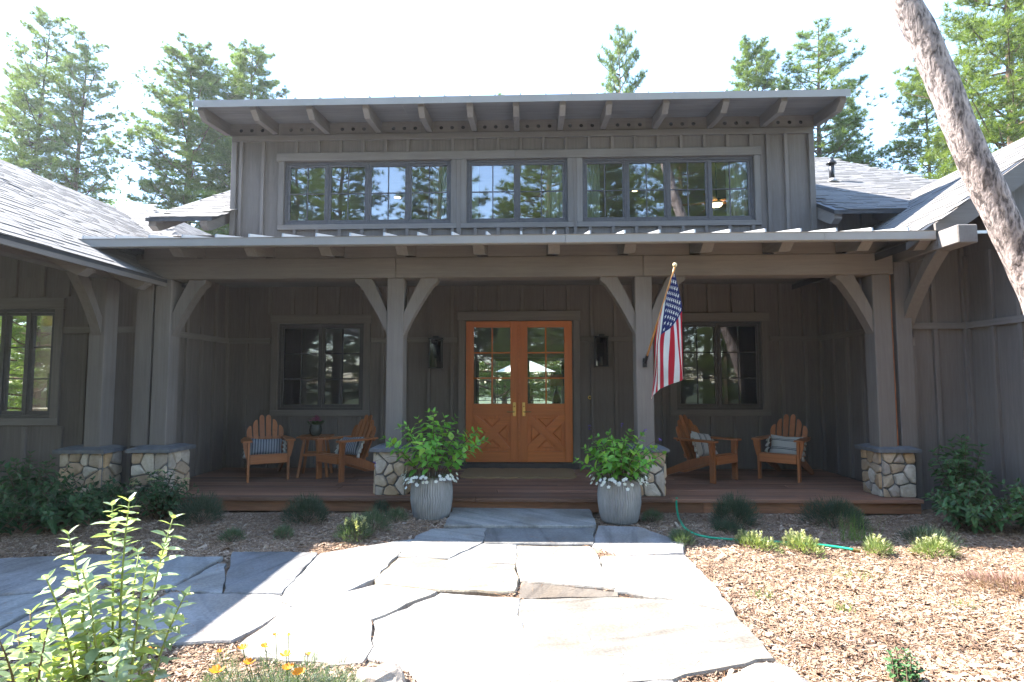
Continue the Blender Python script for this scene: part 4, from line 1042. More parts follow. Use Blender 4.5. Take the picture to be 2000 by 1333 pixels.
def side_table():
    t = thing('side_table', 'small wooden side table between the two porch chairs, flower pot on it', 'table', (-3.20, -.80, .182), R(10))
    for i in range(6): x = (i-2.5)*.086; h = .24 if 0 < i < 5 else .20; ob('top_slat', box(x-.040, x+.040, -h, h, .60, .622, .004), m_teak, t)
    for sx in (-1, 1):
        for sy in (-1, 1): ob('leg', bar((sx*.14, sy*.14, .60), (sx*.22, sy*.21, 0), .042, .03, (0, 1, 0)), m_teak, t)
    for sy in (-1, 1): ob('stretcher', box(-.18, .18, sy*.165-.011, sy*.165+.011, .32, .36, .003), m_teaky, t); ob('cleat', box(-.2, .2, sy*.13-.012, sy*.13+.012, .565, .60, .003), m_teaky, t)
side_table()
def flower_pot():
    t = thing('flower_pot', 'round dark glazed pot of magenta flowers on the side table', 'flower pot', (-3.19, -.84, .805))
    ob('pot', lathe([(.055, 0), (.085, .03), (.098, .09), (.088, .145), (.080, .165), (.086, .175), (.078, .172), (.072, .14)], 24), plain('dark_glaze', (.025, .035, .032), .12, 0, .05, 6, .3, .02), t, True)
    r = random.Random(4); g = G(); lf = G()
    for i in range(70):
        a = r.uniform(0, 6.28); q = r.uniform(.0, .11); z = .21+(.10-q)*.9*r.random()+.02; s = r.uniform(.012, .022); c = Vector((q*math.cos(a), q*math.sin(a), z))
        for k in range(5):
            b = k*1.2566+a; d1 = Vector((math.cos(b), math.sin(b), .35)); d2 = Vector((math.cos(b+.9), math.sin(b+.9), .35)); g.add(([c, c+d1*s, c+(d1+d2)*s*.75, c+d2*s], [(0, 1, 2, 3)]))
    for i in range(60):
        a = r.uniform(0, 6.28); q = r.uniform(.02, .10); c = Vector((q*math.cos(a), q*math.sin(a), .17)); d = Vector((math.cos(a)*.6, math.sin(a)*.6, .5+r.random()*.4)); s = d.cross(Vector((0, 0, 1))).normalized()*.012
        lf.add(([c-s*.3, c+d*.05+s, c+d*.09, c+d*.05-s], [(0, 1, 2, 3)]))
    ob('petals', g, leafmat('magenta_petal', [(.28, .02, .16), (.42, .04, .26)], .3), t, kind='stuff'); ob('foliage', lf, leafmat('pot_leaf', [(.03, .06, .02), (.05, .10, .03)]), t, kind='stuff')
flower_pot()

# ------------------------------------------------------------------ wall lanterns, door bell, mat
m_lglass = glassmat('lantern_glass', .0, (.35, .35, .35))
def lantern(x, z0, label):
    t = thing('wall_lantern', label, 'lantern', (x, -.022, z0), 0, 'wall lanterns flanking the front doors')
    w_, h_, d0, d1 = .10, .52, -.20, -.05
    ob('back_plate', box(-.06, .06, -.03, 0, .12, .40, .004), m_black, t); ob('arm', box(-.02, .02, -.06, -.03, .24, .30, .003), m_black, t)
    for sx in (-1, 1):
        for y in (d0, d1-.016): ob('frame_bar', box(sx*w_-.008, sx*w_+.008, y, y+.016, .02, h_-.03, .002), m_black, t)
    ob('bottom_plate', box(-w_-.012, w_+.012, d0-.012, d1+.012, 0, .02, .003), m_black, t); ob('roof_plate', box(-w_-.016, w_+.016, d0-.016, d1+.016, h_-.03, h_-.005, .003), m_black, t)
    ob('cap', box(-.05, .05, -.175, -.075, h_-.005, h_+.03, .004), m_black, t); ob('candle', tube([(0, -.125, .02), (0, -.125, .17)], .018, 12), m_cream, t)
    ob('socket', tube([(0, -.125, h_-.03), (0, -.125, h_-.12)], .02, 12), m_black, t)
    ob('glass', ([(-w_, d0+.008, .02), (w_, d0+.008, .02), (w_, d0+.008, h_-.03), (-w_, d0+.008, h_-.03)], [(0, 1, 2, 3)]), m_lglass, t)
    for s in (-1, 1): ob('glass', ([(s*w_, d0, .02), (s*w_, d1, .02), (s*w_, d1, h_-.03), (s*w_, d0, h_-.03)], [(0, 1, 2, 3)]), m_lglass, t)
lantern(-1.41, 1.875, 'black box lantern on the wall between the dark window and the doors')
lantern(1.395, 1.895, 'black box lantern on the wall between the doors and the flag post')
t = thing('doorbell', 'small round brass doorbell beside the front doors', 'doorbell', (1.205, -.004, 1.375))
ob('plate', lathe([(.032, 0), (.032, .008), (.026, .012), (.017, .012)], 20), m_brass, t, True, rot=(R(90), 0, 0)); ob('button', lathe([(.014, .0), (.014, .014), (.010, .017)], 16), m_black, t, True, rot=(R(90), 0, 0))
def mat_():
    P = []; x0, x1, y0, y1 = -.86, .86, -1.0, -.16
    def edge(a, b, n, amp, nx, ny):
        for i in range(n*8):
            u = i/(n*8); s = abs(math.sin(u*n*math.pi))*amp; P.append((a[0]+(b[0]-a[0])*u+nx*s, a[1]+(b[1]-a[1])*u+ny*s))
    edge((x0, y0), (x1, y0), 6, .05, 0, -1); edge((x1, y0), (x1, y1), 3, .04, 1, 0); edge((x1, y1), (x0, y1), 6, .05, 0, 1); edge((x0, y1), (x0, y0), 3, .04, -1, 0)
    o = ob('doormat', prism(P, 'z', .1815, .203), plain('coir', (.30, .20, .10), .95, 0, .05, 160, .45, .8)); tag(o, 'tan coir doormat with scalloped edges before the front doors', 'doormat')
mat_()

# ------------------------------------------------------------------ flag
def make_flag():
    t = thing('flag', 'american flag hanging from an angled pole on the porch post', 'flag', (1.68, -2.33, 1.90))
    tip = Vector((.20, -.84, 1.08)); base = Vector((0, -.03, 0)); d = (tip-base); Lp = d.length
    ob('pole', tube([base, tip], .0125, 10), wood('pole_wood', (.52, .25, .07), 'z', .2, .4), t, True)
    g = G(); g.add(lathe([(.001, -.005), (.020, .004), (.027, .022), (.020, .042), (.001, .05)], 14)); fn = ob('finial', g, plain('gilt', (.75, .62, .36), .4, .2), t, True); fn.location = tip
    g = G(); g.add(box(-.028, .028, -.010, 0, -.07, .05, .004)); g.add(tube([base-d*.02/Lp, base+d*.10/Lp], .021, 10)); ob('bracket', g, m_black, t)
    hoist, fly = .72, 1.24
    def S(s, q):                          # s down the hoist, q along the fly
        p = tip - d/Lp*(.03+s*hoist)
        # gravity: the fly hangs down, folds gather along the pole
        drop = q*fly
        side = math.sin(s*6.2+.6+.5*math.sin(q*3))*.060*min(1, q*2.2)+math.sin(s*13+2+q*3.5)*.020*min(1, q*2)+math.sin(s*27+q*9)*.005
        out = math.cos(s*7.0+.3+q*1.3)*.060*min(1, q*2.0)+math.cos(s*19+q*6)*.012
        x = p.x + side*.72 + (.0-.16*s)*q + (.06*(1-s)*min(1, q*3)) - .02*math.sin(q*5)*s
        y = p.y + out + .02*q - (.10*s)*q
        z = p.z - drop*(1.0-.19*s) + .02*math.sin(q*6+s*3)*q + (.0 if s < .86 else (s-.86)*.2*q)
        return Vector((x, y, z))
    NS, NQ = 52, 60; v = [S(i/NS, j/NQ) for i in range(NS+1) for j in range(NQ+1)]; f = []; mi = []
    for i in range(NS):
        for j in range(NQ):
            f.append((i*(NQ+1)+j, i*(NQ+1)+j+1, (i+1)*(NQ+1)+j+1, (i+1)*(NQ+1)+j)); st = int(i/NS*13)
            mi.append(2 if (st < 7 and j/NQ < .4) else (0 if st % 2 == 0 else 1))
    def cl(n, c): return leafmat(n, [c, c], .35, .8, .15)
    g = G(); g.v = [tuple(p) for p in v]; g.f = f; g.m = mi
    fo = ob('cloth', g, [cl('flag_red', (.48, .018, .035)), cl('flag_white', (.74, .74, .74)), cl('flag_blue', (.022, .030, .13))], t, True)
    ms = cl('flag_star', (.78, .78, .78))
    for r in range(9):
        n = 6 if r % 2 == 0 else 5
        for c in range(n):
            s = (r+1)/10*7/13; q = ((c*2+1+(0 if n == 6 else 1))/12)*.4; e = .004
            P = S(s, q); du = (S(s, q+.01)-S(s, q-.01)).normalized(); dv = (S(s+.01, q)-S(s-.01, q)).normalized(); nn = du.cross(dv).normalized()
            vs = []; rad = .025
            for sg in (-1, 1):
                for k in range(10):
                    a = math.pi*k/5; rr_ = rad if k % 2 == 0 else rad*.42; vs.append(P+(dv*-math.cos(a)+du*math.sin(a))*rr_+nn*sg*.0025)
            ob('star', (vs, [tuple(range(10)), tuple(range(19, 9, -1))]), ms, t)
make_flag()

# ------------------------------------------------------------------ planter tubs
def tub(x, y, label, rz):
    t = thing('planter_tub', label, 'planter', (x, y, 0.0), rz, 'ribbed metal planters beside the path')
    m, tr, out = newmat('galvanised_'+str(int(x*10))); v = coords(tr, (1, 1, .5))
    n = N(tr, 'TexNoise'); n.inputs['Scale'].default_value = 5; n.inputs['Detail'].default_value = 7; L(tr, v, n.inputs[0])
    n2 = N(tr, 'TexNoise'); n2.inputs['Scale'].default_value = 40; L(tr, coords(tr, (1, 1, .15)), n2.inputs[0])
    c = ramp(tr, n.outputs[0], [(.3, (.20, .20, .205)), (.55, (.28, .28, .28)), (.75, (.34, .33, .31))]); c = mixc(tr, 'MULTIPLY', .4, c, ramp(tr, n2.outputs[0], [(.35, .6), (.65, 1.1)]))
    principled(tr, out, c, .62, n2.outputs[0], .15, .004, .25)
    K = 52; prof = [(.205, 0), (.212, .02), (.232, .10), (.247, .19), (.252, .235), (.250, .27), (.253, .31), (.247, .38), (.228, .46), (.220, .492)]
    v = []; f = []; n4 = K*4
    for j, (r_, z) in enumerate(prof):
        for k in range(n4):
            ph = k/n4*K*2*math.pi; wob = .9*math.sin(z*32) if .15 < z < .34 else 0
            a = 2*math.pi*k/n4+ (wob*.035); rr_ = r_+.0055*math.cos(ph) if 0 < j < len(prof)-1 else r_; v.append((rr_*math.cos(a), rr_*math.sin(a), z))
    for j in range(len(prof)-1):
        for k in range(n4): f.append((j*n4+k, j*n4+(k+1) % n4, (j+1)*n4+(k+1) % n4, (j+1)*n4+k))
    f.append(tuple(range(n4))[::-1])
    ob('body', (v, f), m, t, True)
    ob('rim', lathe([(.219, .485), (.226, .490), (.226, .503), (.219, .508), (.208, .503), (.205, .46)], 48, cap=False), m, t, True)
    ob('soil', lathe([(.207, .465), (.001, .475)], 24, cap=False), m_ground, t)
    return t
tub(-1.02, -2.75, 'ribbed grey metal planter tub beside the path, nearer the two shaded chairs', 0)
tub(1.24, -2.87, 'ribbed grey metal planter tub beside the path below the flag', .4)

def hose():
    P = [(2.02, -2.46, .19), (1.99, -2.56, .12), (1.96, -2.75, .03), (1.92, -3.05, .022), (1.90, -3.30, .022), (1.94, -3.52, .022), (2.06, -3.66, .022), (2.25, -3.72, .022), (2.55, -3.78, .024), (2.85, -3.86, .026), (3.12, -3.94, .024), (3.31, -4.06, .022)]
    pts = []
    for i in range(len(P)-1):
        p0, p1, p2, p3 = (Vector(P[max(i-1, 0)]), Vector(P[i]), Vector(P[i+1]), Vector(P[min(i+2, len(P)-1)]))
        for k in range(5):
            u = k/5; pts.append(.5*((2*p1)+(p2-p0)*u+(2*p0-5*p1+4*p2-p3)*u*u+(3*p1-p0-3*p2+p3)*u**3))
    pts.append(Vector(P[-1]))
    t = thing('garden_hose', 'green garden hose trailing from the deck across the mulch', 'hose')
    ob('hose', tube(pts, .0125, 10), plain('green_rubber', (.012, .30, .16), .4, 0, .02, 30, .1, .05), t, True)
    d = (pts[-1]-pts[-2]).normalized(); ob('coupling', tube([pts[-1]-d*.01, pts[-1]+d*.05], .017, 10), m_brass, t)
hose()
# ------------------------------------------------------------------ plants
def norm(a): return a/np.maximum(np.linalg.norm(a, axis=1, keepdims=True), 1e-9)
def blades(C, D, ln, wd, r):
    """thin needle triangles from C along D"""
    n = len(C); D = norm(D); s = norm(np.cross(D, r.normal(size=(n, 3)))); w_ = np.broadcast_to(wd, (n,))[:, None]; l = np.broadcast_to(ln, (n,))[:, None]
    V = np.stack([C-s*w_/2, C+s*w_/2, C+D*l], 1).reshape(-1, 3); F = np.arange(3*n).reshape(-1, 3); return V, F
def leaf_arrays(C, D, Nv, ln, asp):
    n = len(C); D = norm(D); S_ = norm(np.cross(D, Nv)); Nn = np.cross(S_, D); l = np.broadcast_to(ln, (n,))[:, None]; out = []
    for (a, b, c) in ((0, 0, 0), (.5, .33, .10), (.42, .66, .08), (0, 1, -.06), (-.42, .66, .08), (-.5, .33, .10)):
        out.append(C+S_*l*a*asp+D*l*b+Nn*l*c)
    V = np.stack(out, 1).reshape(-1, 3); base = np.arange(n)[:, None]*6
    F = np.concatenate([base+np.array(q)[None] for q in ((0, 1, 2, 3), (0, 3, 4, 5))]); return V, F
LEAFV = [(0, 0, 0), (.24, .22, .05), (.27, .45, .07), (.16, .75, .03), (0, 1, -.08), (-.16, .75, .03), (-.27, .45, .07), (-.24, .22, .05), (0, .25, -.01), (0, .5, 0), (0, .78, -.03)]
LEAFF = [(0, 1, 8), (1, 2, 9, 8), (2, 3, 10, 9), (3, 4, 10), (0, 8, 7), (8, 9, 6, 7), (9, 10, 5, 6), (10, 4, 5)]
def leaf_mesh(mat, asp=1.0): return mesh_from('leaf', [(a*asp, b, c) for a, b, c in LEAFV], LEAFF, mat, True)
def put_leaf(me, parent, p, d, nv, s):
    d = d.normalized(); x = d.cross(nv).normalized(); z = x.cross(d)
    o = link('leaf', me, parent); o.matrix_local = Matrix(((x.x*s, d.x*s, z.x*s, p.x), (x.y*s, d.y*s, z.y*s, p.y), (x.z*s, d.z*s, z.z*s, p.z), (0, 0, 0, 1)))
def mound(label, x, y, rx, ry, h, n, mat, bl=.06, bw=.006, seed=1, name='lavender_bush', cat='shrub', tips=None, group='low mounded shrubs', up=.5, z=0):
    r = np.random.default_rng(seed); t = thing(name, label, cat, (x, y, z), r.uniform(0, 6), group)
    th = r.uniform(0, 6.283, n); u = r.uniform(0, 1, n)**.6; q = np.sqrt(np.clip(1-u*u, 0, 1)); rad = r.uniform(.35, 1.0, n)**.5*(1+.13*np.sin(3*th+seed)+.09*np.sin(7*th+2*seed))
    C = np.stack([rx*q*np.cos(th)*rad, ry*q*np.sin(th)*rad, h*u*rad*.92+.005], 1); D = np.stack([q*np.cos(th), q*np.sin(th), u+up], 1)+r.normal(size=(n, 3))*.35
    V, F = blades(C, D, r.uniform(.6, 1.3, n)*bl, bw, r); o = link('foliage', mesh_from('foliage', V, F, mat), t); o['kind'] = 'stuff'
    g = G()
    for k in range(9): a = k*.7+seed; g.add(tube([(0, 0, -.02), (rx*.4*math.cos(a), ry*.4*math.sin(a), h*.35), (rx*.7*math.cos(a), ry*.7*math.sin(a), h*.55)], [.006, .004, .002], 5))
    ob('stems', g, m_bark2, t)
    if tips:
        m = tips[1]; k = tips[0]; th = r.uniform(0, 6.283, k); q = r.uniform(.1, .95, k); hh = np.sqrt(1-q*q)*h*r.uniform(.8, 1.1, k)+.02; Cs = []; Ds = []
        for i in range(k):
            for j in range(26):
                Cs.append((rx*q[i]*math.cos(th[i])+r.normal()*.006, ry*q[i]*math.sin(th[i])+r.normal()*.006, hh[i]+r.uniform(-.02, .035))); Ds.append((math.cos(th[i])*.6+r.normal()*.6, math.sin(th[i])*.6+r.normal()*.6, .8+r.normal()*.3))
        V, F = blades(np.array(Cs), np.array(Ds), .022, .012, r); o = link('flower_tips', mesh_from('flower_tips', V, F, m), t); o['kind'] = 'stuff'
    return t
m_bark2 = plain('twig_bark', (.10, .07, .045), .9, 0, .1, 30, .3, .3)
m_lav = leafmat('lavender_green', [(.030, .055, .030), (.045, .080, .045), (.065, .095, .060)], .25)
m_sage = leafmat('sage_green', [(.06, .10, .05), (.10, .15, .08), (.14, .19, .10)], .3)
m_thyme = leafmat('pale_thyme', [(.14, .20, .06), (.24, .30, .11), (.34, .38, .17)], .35)
m_tip = leafmat('cream_tips', [(.42, .42, .20), (.55, .55, .34)], .3)
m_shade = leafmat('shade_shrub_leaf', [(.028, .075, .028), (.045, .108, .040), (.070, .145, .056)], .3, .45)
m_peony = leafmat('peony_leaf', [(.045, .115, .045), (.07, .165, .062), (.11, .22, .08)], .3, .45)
m_salvia = leafmat('salvia_leaf', [(.10, .28, .035), (.15, .38, .05), (.21, .47, .07), (.33, .52, .07)], .4, .45)
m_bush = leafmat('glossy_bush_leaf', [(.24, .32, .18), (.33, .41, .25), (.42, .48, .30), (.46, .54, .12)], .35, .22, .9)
m_poppyleaf = leafmat('poppy_foliage', [(.10, .15, .10), (.17, .22, .15), (.22, .25, .17)], .3)
m_white = leafmat('white_petal', [(.78, .78, .76), (.72, .72, .70)], .3, .7)
m_purple = leafmat('purple_petal', [(.10, .05, .42), (.16, .08, .50)], .3, .7)
m_orange = leafmat('orange_petal', [(.80, .28, .012), (.85, .36, .02)], .35, .6)
m_grass = leafmat('grass_blade', [(.10, .19, .03), (.18, .28, .06)], .35)
m_pink = leafmat('pink_ground_cover', [(.30, .16, .14), (.36, .22, .18), (.28, .19, .13)], .3)

mound('rounded dark green bush before the deck beside the shaded chairs', -2.44, -3.05, .27, .22, .30, 3800, m_lav, .06, .005, 1)
mound('dark spreading low bush before the deck at the shaded end', -3.72, -3.05, .36, .25, .30, 3800, m_lav, .06, .005, 2)
mound('dark green rounded bush below the deck, nearest the hose', 2.50, -3.10, .30, .23, .34, 4200, m_lav, .06, .005, 3)
mound('wide dark green bush before the deck, between hose bush and stone pier', 3.62, -3.12, .36, .24, .31, 4200, m_lav, .06, .005, 4)
mound('pale cream tipped clump at the path edge near the ribbed planter', -1.66, -3.72, .24, .18, .20, 1500, m_sage, .06, .006, 5, 'flowering_thyme', 'plant', (26, m_tip), 'pale flowering clumps along the beds')
mound('soft green tuft behind the cream tipped clump', -1.56, -3.42, .20, .15, .22, 1200, m_sage, .07, .005, 6, 'herb_tuft', 'plant', None, 'small green tufts in the mulch')
mound('low grey green tuft farthest from the door in the shaded mulch', -2.92, -3.82, .13, .11, .11, 600, m_sage, .05, .005, 7, 'herb_tuft', 'plant', None, 'small green tufts in the mulch')
mound('bright little green tuft in front of the rounded dark bush', -2.42, -3.72, .12, .10, .13, 600, m_sage, .05, .005, 8, 'herb_tuft', 'plant', None, 'small green tufts in the mulch')
mound('small tuft against the deck between dark bush and planter', -1.66, -2.68, .16, .10, .18, 900, m_lav, .05, .005, 9, 'herb_tuft', 'plant', None, 'small green tufts in the mulch')
mound('small green tuft hugging the shaded side of the planter', -1.40, -2.98, .15, .12, .15, 800, m_sage, .05, .005, 10, 'herb_tuft', 'plant', None, 'small green tufts in the mulch')
mound('small green tuft between the flag-side planter and the hose', 1.62, -2.88, .15, .12, .12, 700, m_sage, .05, .005, 11, 'herb_tuft', 'plant', None, 'small green tufts in the mulch')
mound('green tuft on the path corner inside the hose curve', 1.72, -3.80, .17, .12, .11, 1000, m_sage, .06, .005, 12, 'herb_tuft', 'plant', None, 'small green tufts in the mulch')
mound('sunlit pale clump along the hose, first from the path', 2.42, -3.93, .27, .12, .10, 900, m_thyme, .05, .007, 13, 'flowering_thyme', 'plant', (16, m_tip), 'pale flowering clumps along the beds')
mound('sunlit pale clump along the hose, second from the path', 2.82, -4.04, .25, .13, .13, 900, m_thyme, .055, .007, 14, 'flowering_thyme', 'plant', (18, m_tip), 'pale flowering clumps along the beds')
mound('sunlit pale straggling clump just past the end of the hose', 3.50, -4.10, .21, .12, .11, 650, m_thyme, .06, .007, 15, 'flowering_thyme', 'plant', (8, m_tip), 'pale flowering clumps along the beds')
mound('sunlit pale clump farthest along the bed from the path', 3.98, -4.20, .24, .14, .14, 900, m_thyme, .06, .007, 16, 'flowering_thyme', 'plant', (14, m_tip), 'pale flowering clumps along the beds')
mound('shaded green tuft behind the hose below the first dark bush', 2.32, -3.42, .22, .12, .12, 900, m_lav, .06, .005, 17, 'herb_tuft', 'plant', None, 'small green tufts in the mulch')
mound('shaded green tuft behind the farthest pale clump', 4.15, -3.85, .28, .18, .18, 1100, m_lav, .06, .005, 18, 'herb_tuft', 'plant', None, 'small green tufts in the mulch')
mound('pinkish ground cover spreading in the sunny mulch at the frame edge', 4.05, -5.05, .50, .30, .07, 1800, m_pink, .05, .006, 19, 'ground_cover', 'plant', None, 'low ground cover')
def grass_tuft(label, x, y, n, h, seed, sp=.10):
    r = np.random.default_rng(seed); t = thing('grass_tuft', label, 'grass', (x, y, 0), 0, 'grass sprigs in the mulch')
    C = np.stack([r.normal(size=n)*sp, r.normal(size=n)*sp*.7, np.zeros(n)-.005], 1); D = np.stack([r.normal(size=n)*.45, r.normal(size=n)*.45, np.ones(n)], 1)
    V, F = blades(C, D, r.uniform(.4, 1.1, n)*h, .005, r); o = link('blades', mesh_from('blades', V, F, m_grass), t); o['kind'] = 'stuff'
grass_tuft('tall wispy grass rising in front of the wide dark bush', 3.55, -3.66, 110, .34, 31)
grass_tuft('yellowish grass sprig in the sunny mulch nearest the pale clumps', 2.90, -4.75, 60, .10, 32, .10)
grass_tuft('grass sprig halfway across the sunny mulch beside the path', 1.98, -5.25, 45, .10, 33, .07)
grass_tuft('grass sprig in the middle of the sunny mulch', 2.45, -5.45, 40, .08, 34, .05)
grass_tuft('grass sprig in the sunny mulch near the pink ground cover', 3.35, -5.40, 40, .08, 35, .06)
grass_tuft('grass sprig on the shaded mulch below the dark leafy shrubs', -4.05, -3.95, 60, .12, 36, .08)

def leafy(label, x, y, n_st, h, sp, ll, asp, mat, seed, name='leafy_shrub', cat='shrub', group='leafy shrubs against the house', per=.055, single=0, lean=(0, 0), stem_c=None, heads=None, spread0=.08, z0=0):
    r = random.Random(seed); t = thing(name, label, cat, (x, y, z0), 0, group); Cs = []; Ds = []; Ns = []; Ls = []; g = G()
    for i in range(n_st):
        a = i*2.39996+r.uniform(-.3, .3); q = math.sqrt((i+.5)/n_st); b0 = Vector((spread0*q*math.cos(a), spread0*q*math.sin(a), -.02)); hh = h*(1-.45*q*q)*r.uniform(.75, 1.08)
        e = Vector((sp*q*math.cos(a)*r.uniform(.75, 1.2)+lean[0]*hh, sp*q*math.sin(a)*r.uniform(.75, 1.2)+lean[1]*hh, hh)); m_ = (b0+e)*.5+Vector((-.12*sp*math.cos(a), -.12*sp*math.sin(a), hh*.12))
        def B(u): return b0*(1-u)**2+m_*2*u*(1-u)+e*u*u
        pts = [B(k/6) for k in range(7)]; g.add(tube(pts, [.0065*(1-.75*k/6)+.0012 for k in range(7)], 5))
        Lg = sum((pts[k+1]-pts[k]).length for k in range(6)); n = max(4, int(Lg/per)); ph = r.uniform(0, 3)
        for k in range(n):
            u = .22+.78*(k+.5)/n; p = B(u); tg = (B(min(1, u+.03))-B(u-.03)).normalized()
            for s in ((0, math.pi) if k < n-1 else (0, 2.1, 4.2)):
                an = ph+k*1.57+s; side = tg.orthogonal().normalized(); side.rotate(Matrix.Rotation(an, 3, tg)); up_ = .35 if k < n-1 else .9
                d = side+tg*(up_+r.uniform(-.2, .3))+Vector((0, 0, r.uniform(-.45, .1))); nv = tg*.5+Vector((r.uniform(-.4, .4), r.uniform(-.4, .4), 1)); s_ = ll*(.62+.5*math.sin(math.pi*min(1, .25+u*.6)))*r.uniform(.7, 1.15)*(1 if k < n-2 else .7)
                Cs.append(p); Ds.append(d); Ns.append(nv); Ls.append(s_)
        if heads and r.random() < heads[0]:
            for k in range(60): an = r.uniform(0, 6.28); q2 = r.random()**.5*.05; c = e+Vector((q2*math.cos(an), q2*math.sin(an), .03-q2*.3)); heads[2].append((c, Vector((r.gauss(0, .5), r.gauss(0, .5), 1))))
    ob('stems', g, stem_c or m_bark2, t, True)
    idx = list(range(len(Cs))); r.shuffle(idx)
    if single:
        me = leaf_mesh(mat, asp/.54)
        for i in idx[:single]: put_leaf(me, t, Cs[i], Ds[i], Ns[i], Ls[i])
        idx = idx[single:]
    if idx:
        V, F = leaf_arrays(np.array([Cs[i] for i in idx]), np.array([Ds[i] for i in idx]), np.array([Ns[i] for i in idx]), np.array([Ls[i] for i in idx]), asp)
        o = link('foliage', mesh_from('foliage', V, F, mat), t); o['kind'] = 'stuff'
    if heads and heads[2]:
        V, F = leaf_arrays(np.array([h_[0] for h_ in heads[2]]), np.array([h_[1] for h_ in heads[2]]), np.array([(1, .3, .2)]*len(heads[2])), .016, .8)
        o = link('flower_heads', mesh_from('flower_heads', V, F, heads[1]), t); o['kind'] = 'stuff'
    return t
# shaded bed in front of the left wing
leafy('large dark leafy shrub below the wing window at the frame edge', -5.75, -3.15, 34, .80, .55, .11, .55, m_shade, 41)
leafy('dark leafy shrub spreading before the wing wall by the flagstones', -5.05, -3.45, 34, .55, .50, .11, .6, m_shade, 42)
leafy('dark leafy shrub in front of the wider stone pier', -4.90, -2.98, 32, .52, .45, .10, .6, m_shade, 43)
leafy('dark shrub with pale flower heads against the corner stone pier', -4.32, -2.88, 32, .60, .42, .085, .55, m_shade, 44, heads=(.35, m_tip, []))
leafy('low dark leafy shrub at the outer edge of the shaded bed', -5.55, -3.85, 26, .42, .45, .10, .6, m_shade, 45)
# beside the right pier
leafy('tall green leafy shrub rising beside the end stone pier', 5.30, -2.78, 16, 1.02, .34, .12, .5, m_peony, 46)
leafy('broad low green shrub at the foot of the end wall', 5.05, -3.22, 34, .52, .45, .11, .5, m_peony, 47)
leafy('green shrub spreading in front of the projecting wing wall', 5.62, -3.42, 30, .62, .42, .11, .5, m_peony, 48)
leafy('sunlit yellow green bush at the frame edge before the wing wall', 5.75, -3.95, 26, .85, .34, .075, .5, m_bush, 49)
leafy('small leafy sprout in the sunny mulch near the camera', 2.20, -6.52, 9, .22, .09, .045, .55, m_peony, 50, 'sprout', 'plant', 'sprouts in the mulch', .03)
# the two planters
P1 = leafy('tall leggy green salvia in the planter near the shaded chairs', -1.02, -2.75, 19, .84, .70, .125, .54, m_salvia, 51, 'salvia_plant', 'plant', 'salvias in the planters', .075, 300, (.10, -.05), spread0=.13, z0=.47)
P2 = leafy('bushy green salvia in the planter below the flag', 1.24, -2.87, 26, .62, .57, .120, .54, m_salvia, 52, 'salvia_plant', 'plant', 'salvias in the planters', .070, 300, (.0, -.05), spread0=.13, z0=.47)
def spikes(t, seed, pts):
    r = random.Random(seed)
    for (x, y, z, fl) in pts:
        b = Vector((x*.4, y*.4, .25)); e = Vector((x, y, z)); g = G().add(tube([b, (b+e)*.5+Vector((0, 0, .04)), e], [.003, .0022, .0014], 5)); o = ob('flower_spike', g, m_bark2, t)
        if fl:
            pg = G()
            for k in range(10): c = e-Vector((0, 0, .008*k*r.random()))+Vector((r.gauss(0, .006), r.gauss(0, .006), 0)); d = Vector((r.gauss(0, 1), r.gauss(0, 1), -.4)).normalized()*.026; s = d.cross(Vector((0, 0, 1))).normalized()*.009; pg.add(([c, c+d*.6+s, c+d, c+d*.6-s], [(0, 1, 2, 3)]))
            ob('petals', pg, m_purple, o)
spikes(P1, 1, [(-.68, -.1, .22, True), (.60, -.2, .46, True), (.2, 0, .74, False), (.3, .05, .72, False), (-.02, .1, .78, False), (.42, 0, .66, False)])
spikes(P2, 2, [(-.34, 0, .66, True), (.30, -.1, .62, True), (.46, -.15, .52, True), (.05, 0, .68, True), (-.2, 0, .70, False), (-.06, .1, .72, False), (.12, 0, .7, False), (.2, .05, .68, False), (-.42, 0, .5, False)])
def trailing(label, x, y, seed, a0, a1, nb):
    r = random.Random(seed); t = thing('trailing_flowers', label, 'flowers', (x, y, .49), 0, 'white flowers spilling from the planters'); C = []; D = []; Nn = []; stems = G()
    for i in range(70):
        a = r.uniform(a0, a1); L_ = r.uniform(.06, .16); p0 = Vector((.17*math.cos(a), .17*math.sin(a), 0)); p1 = Vector((.25*math.cos(a), .25*math.sin(a), .05+r.random()*.05)); p2 = Vector(((.27+L_*.5)*math.cos(a+r.uniform(-.2, .2)), (.27+L_*.5)*math.sin(a), .05-L_*r.random()*1.0)); stems.add(tube([p0, p1, p2], .002, 4))
        for k in range(14): u = .3+.7*k/14; c = p0*(1-u)**2+p1*2*u*(1-u)+p2*u*u; C.append(c); D.append(Vector((r.gauss(0, 1), r.gauss(0, 1), r.gauss(.3, .6)))); Nn.append((r.gauss(0, .3), r.gauss(0, .3), 1))
        if i < nb:
            q = p2+Vector((math.cos(a)*.01, math.sin(a)*.01, .012)); nv = Vector((math.cos(a), math.sin(a), .7)).normalized(); e1 = nv.orthogonal().normalized(); e2 = nv.cross(e1); g = G()
            for k in range(5):
                b = k*1.2566; d = (e1*math.cos(b)+e2*math.sin(b)); s = (e2*math.cos(b)-e1*math.sin(b)); g.add(([q, q+d*.014+s*.011, q+d*.024+nv*.002, q+d*.014-s*.011], [(0, 1, 2, 3)]))
            ob('blossom', g, m_white, t)
    ob('stems', stems, m_bark2, t); V, F = leaf_arrays(np.array(C), np.array(D), np.array(Nn), .024, .5); o = link('foliage', mesh_from('foliage', V, F, m_sage), t); o['kind'] = 'stuff'
trailing('white trailing flowers over the rim of the planter near the shaded chairs', -1.02, -2.75, 61, 2.4, 6.0, 62)
trailing('white trailing flowers over the rim of the planter below the flag', 1.24, -2.87, 62, 2.9, 6.6, 56)

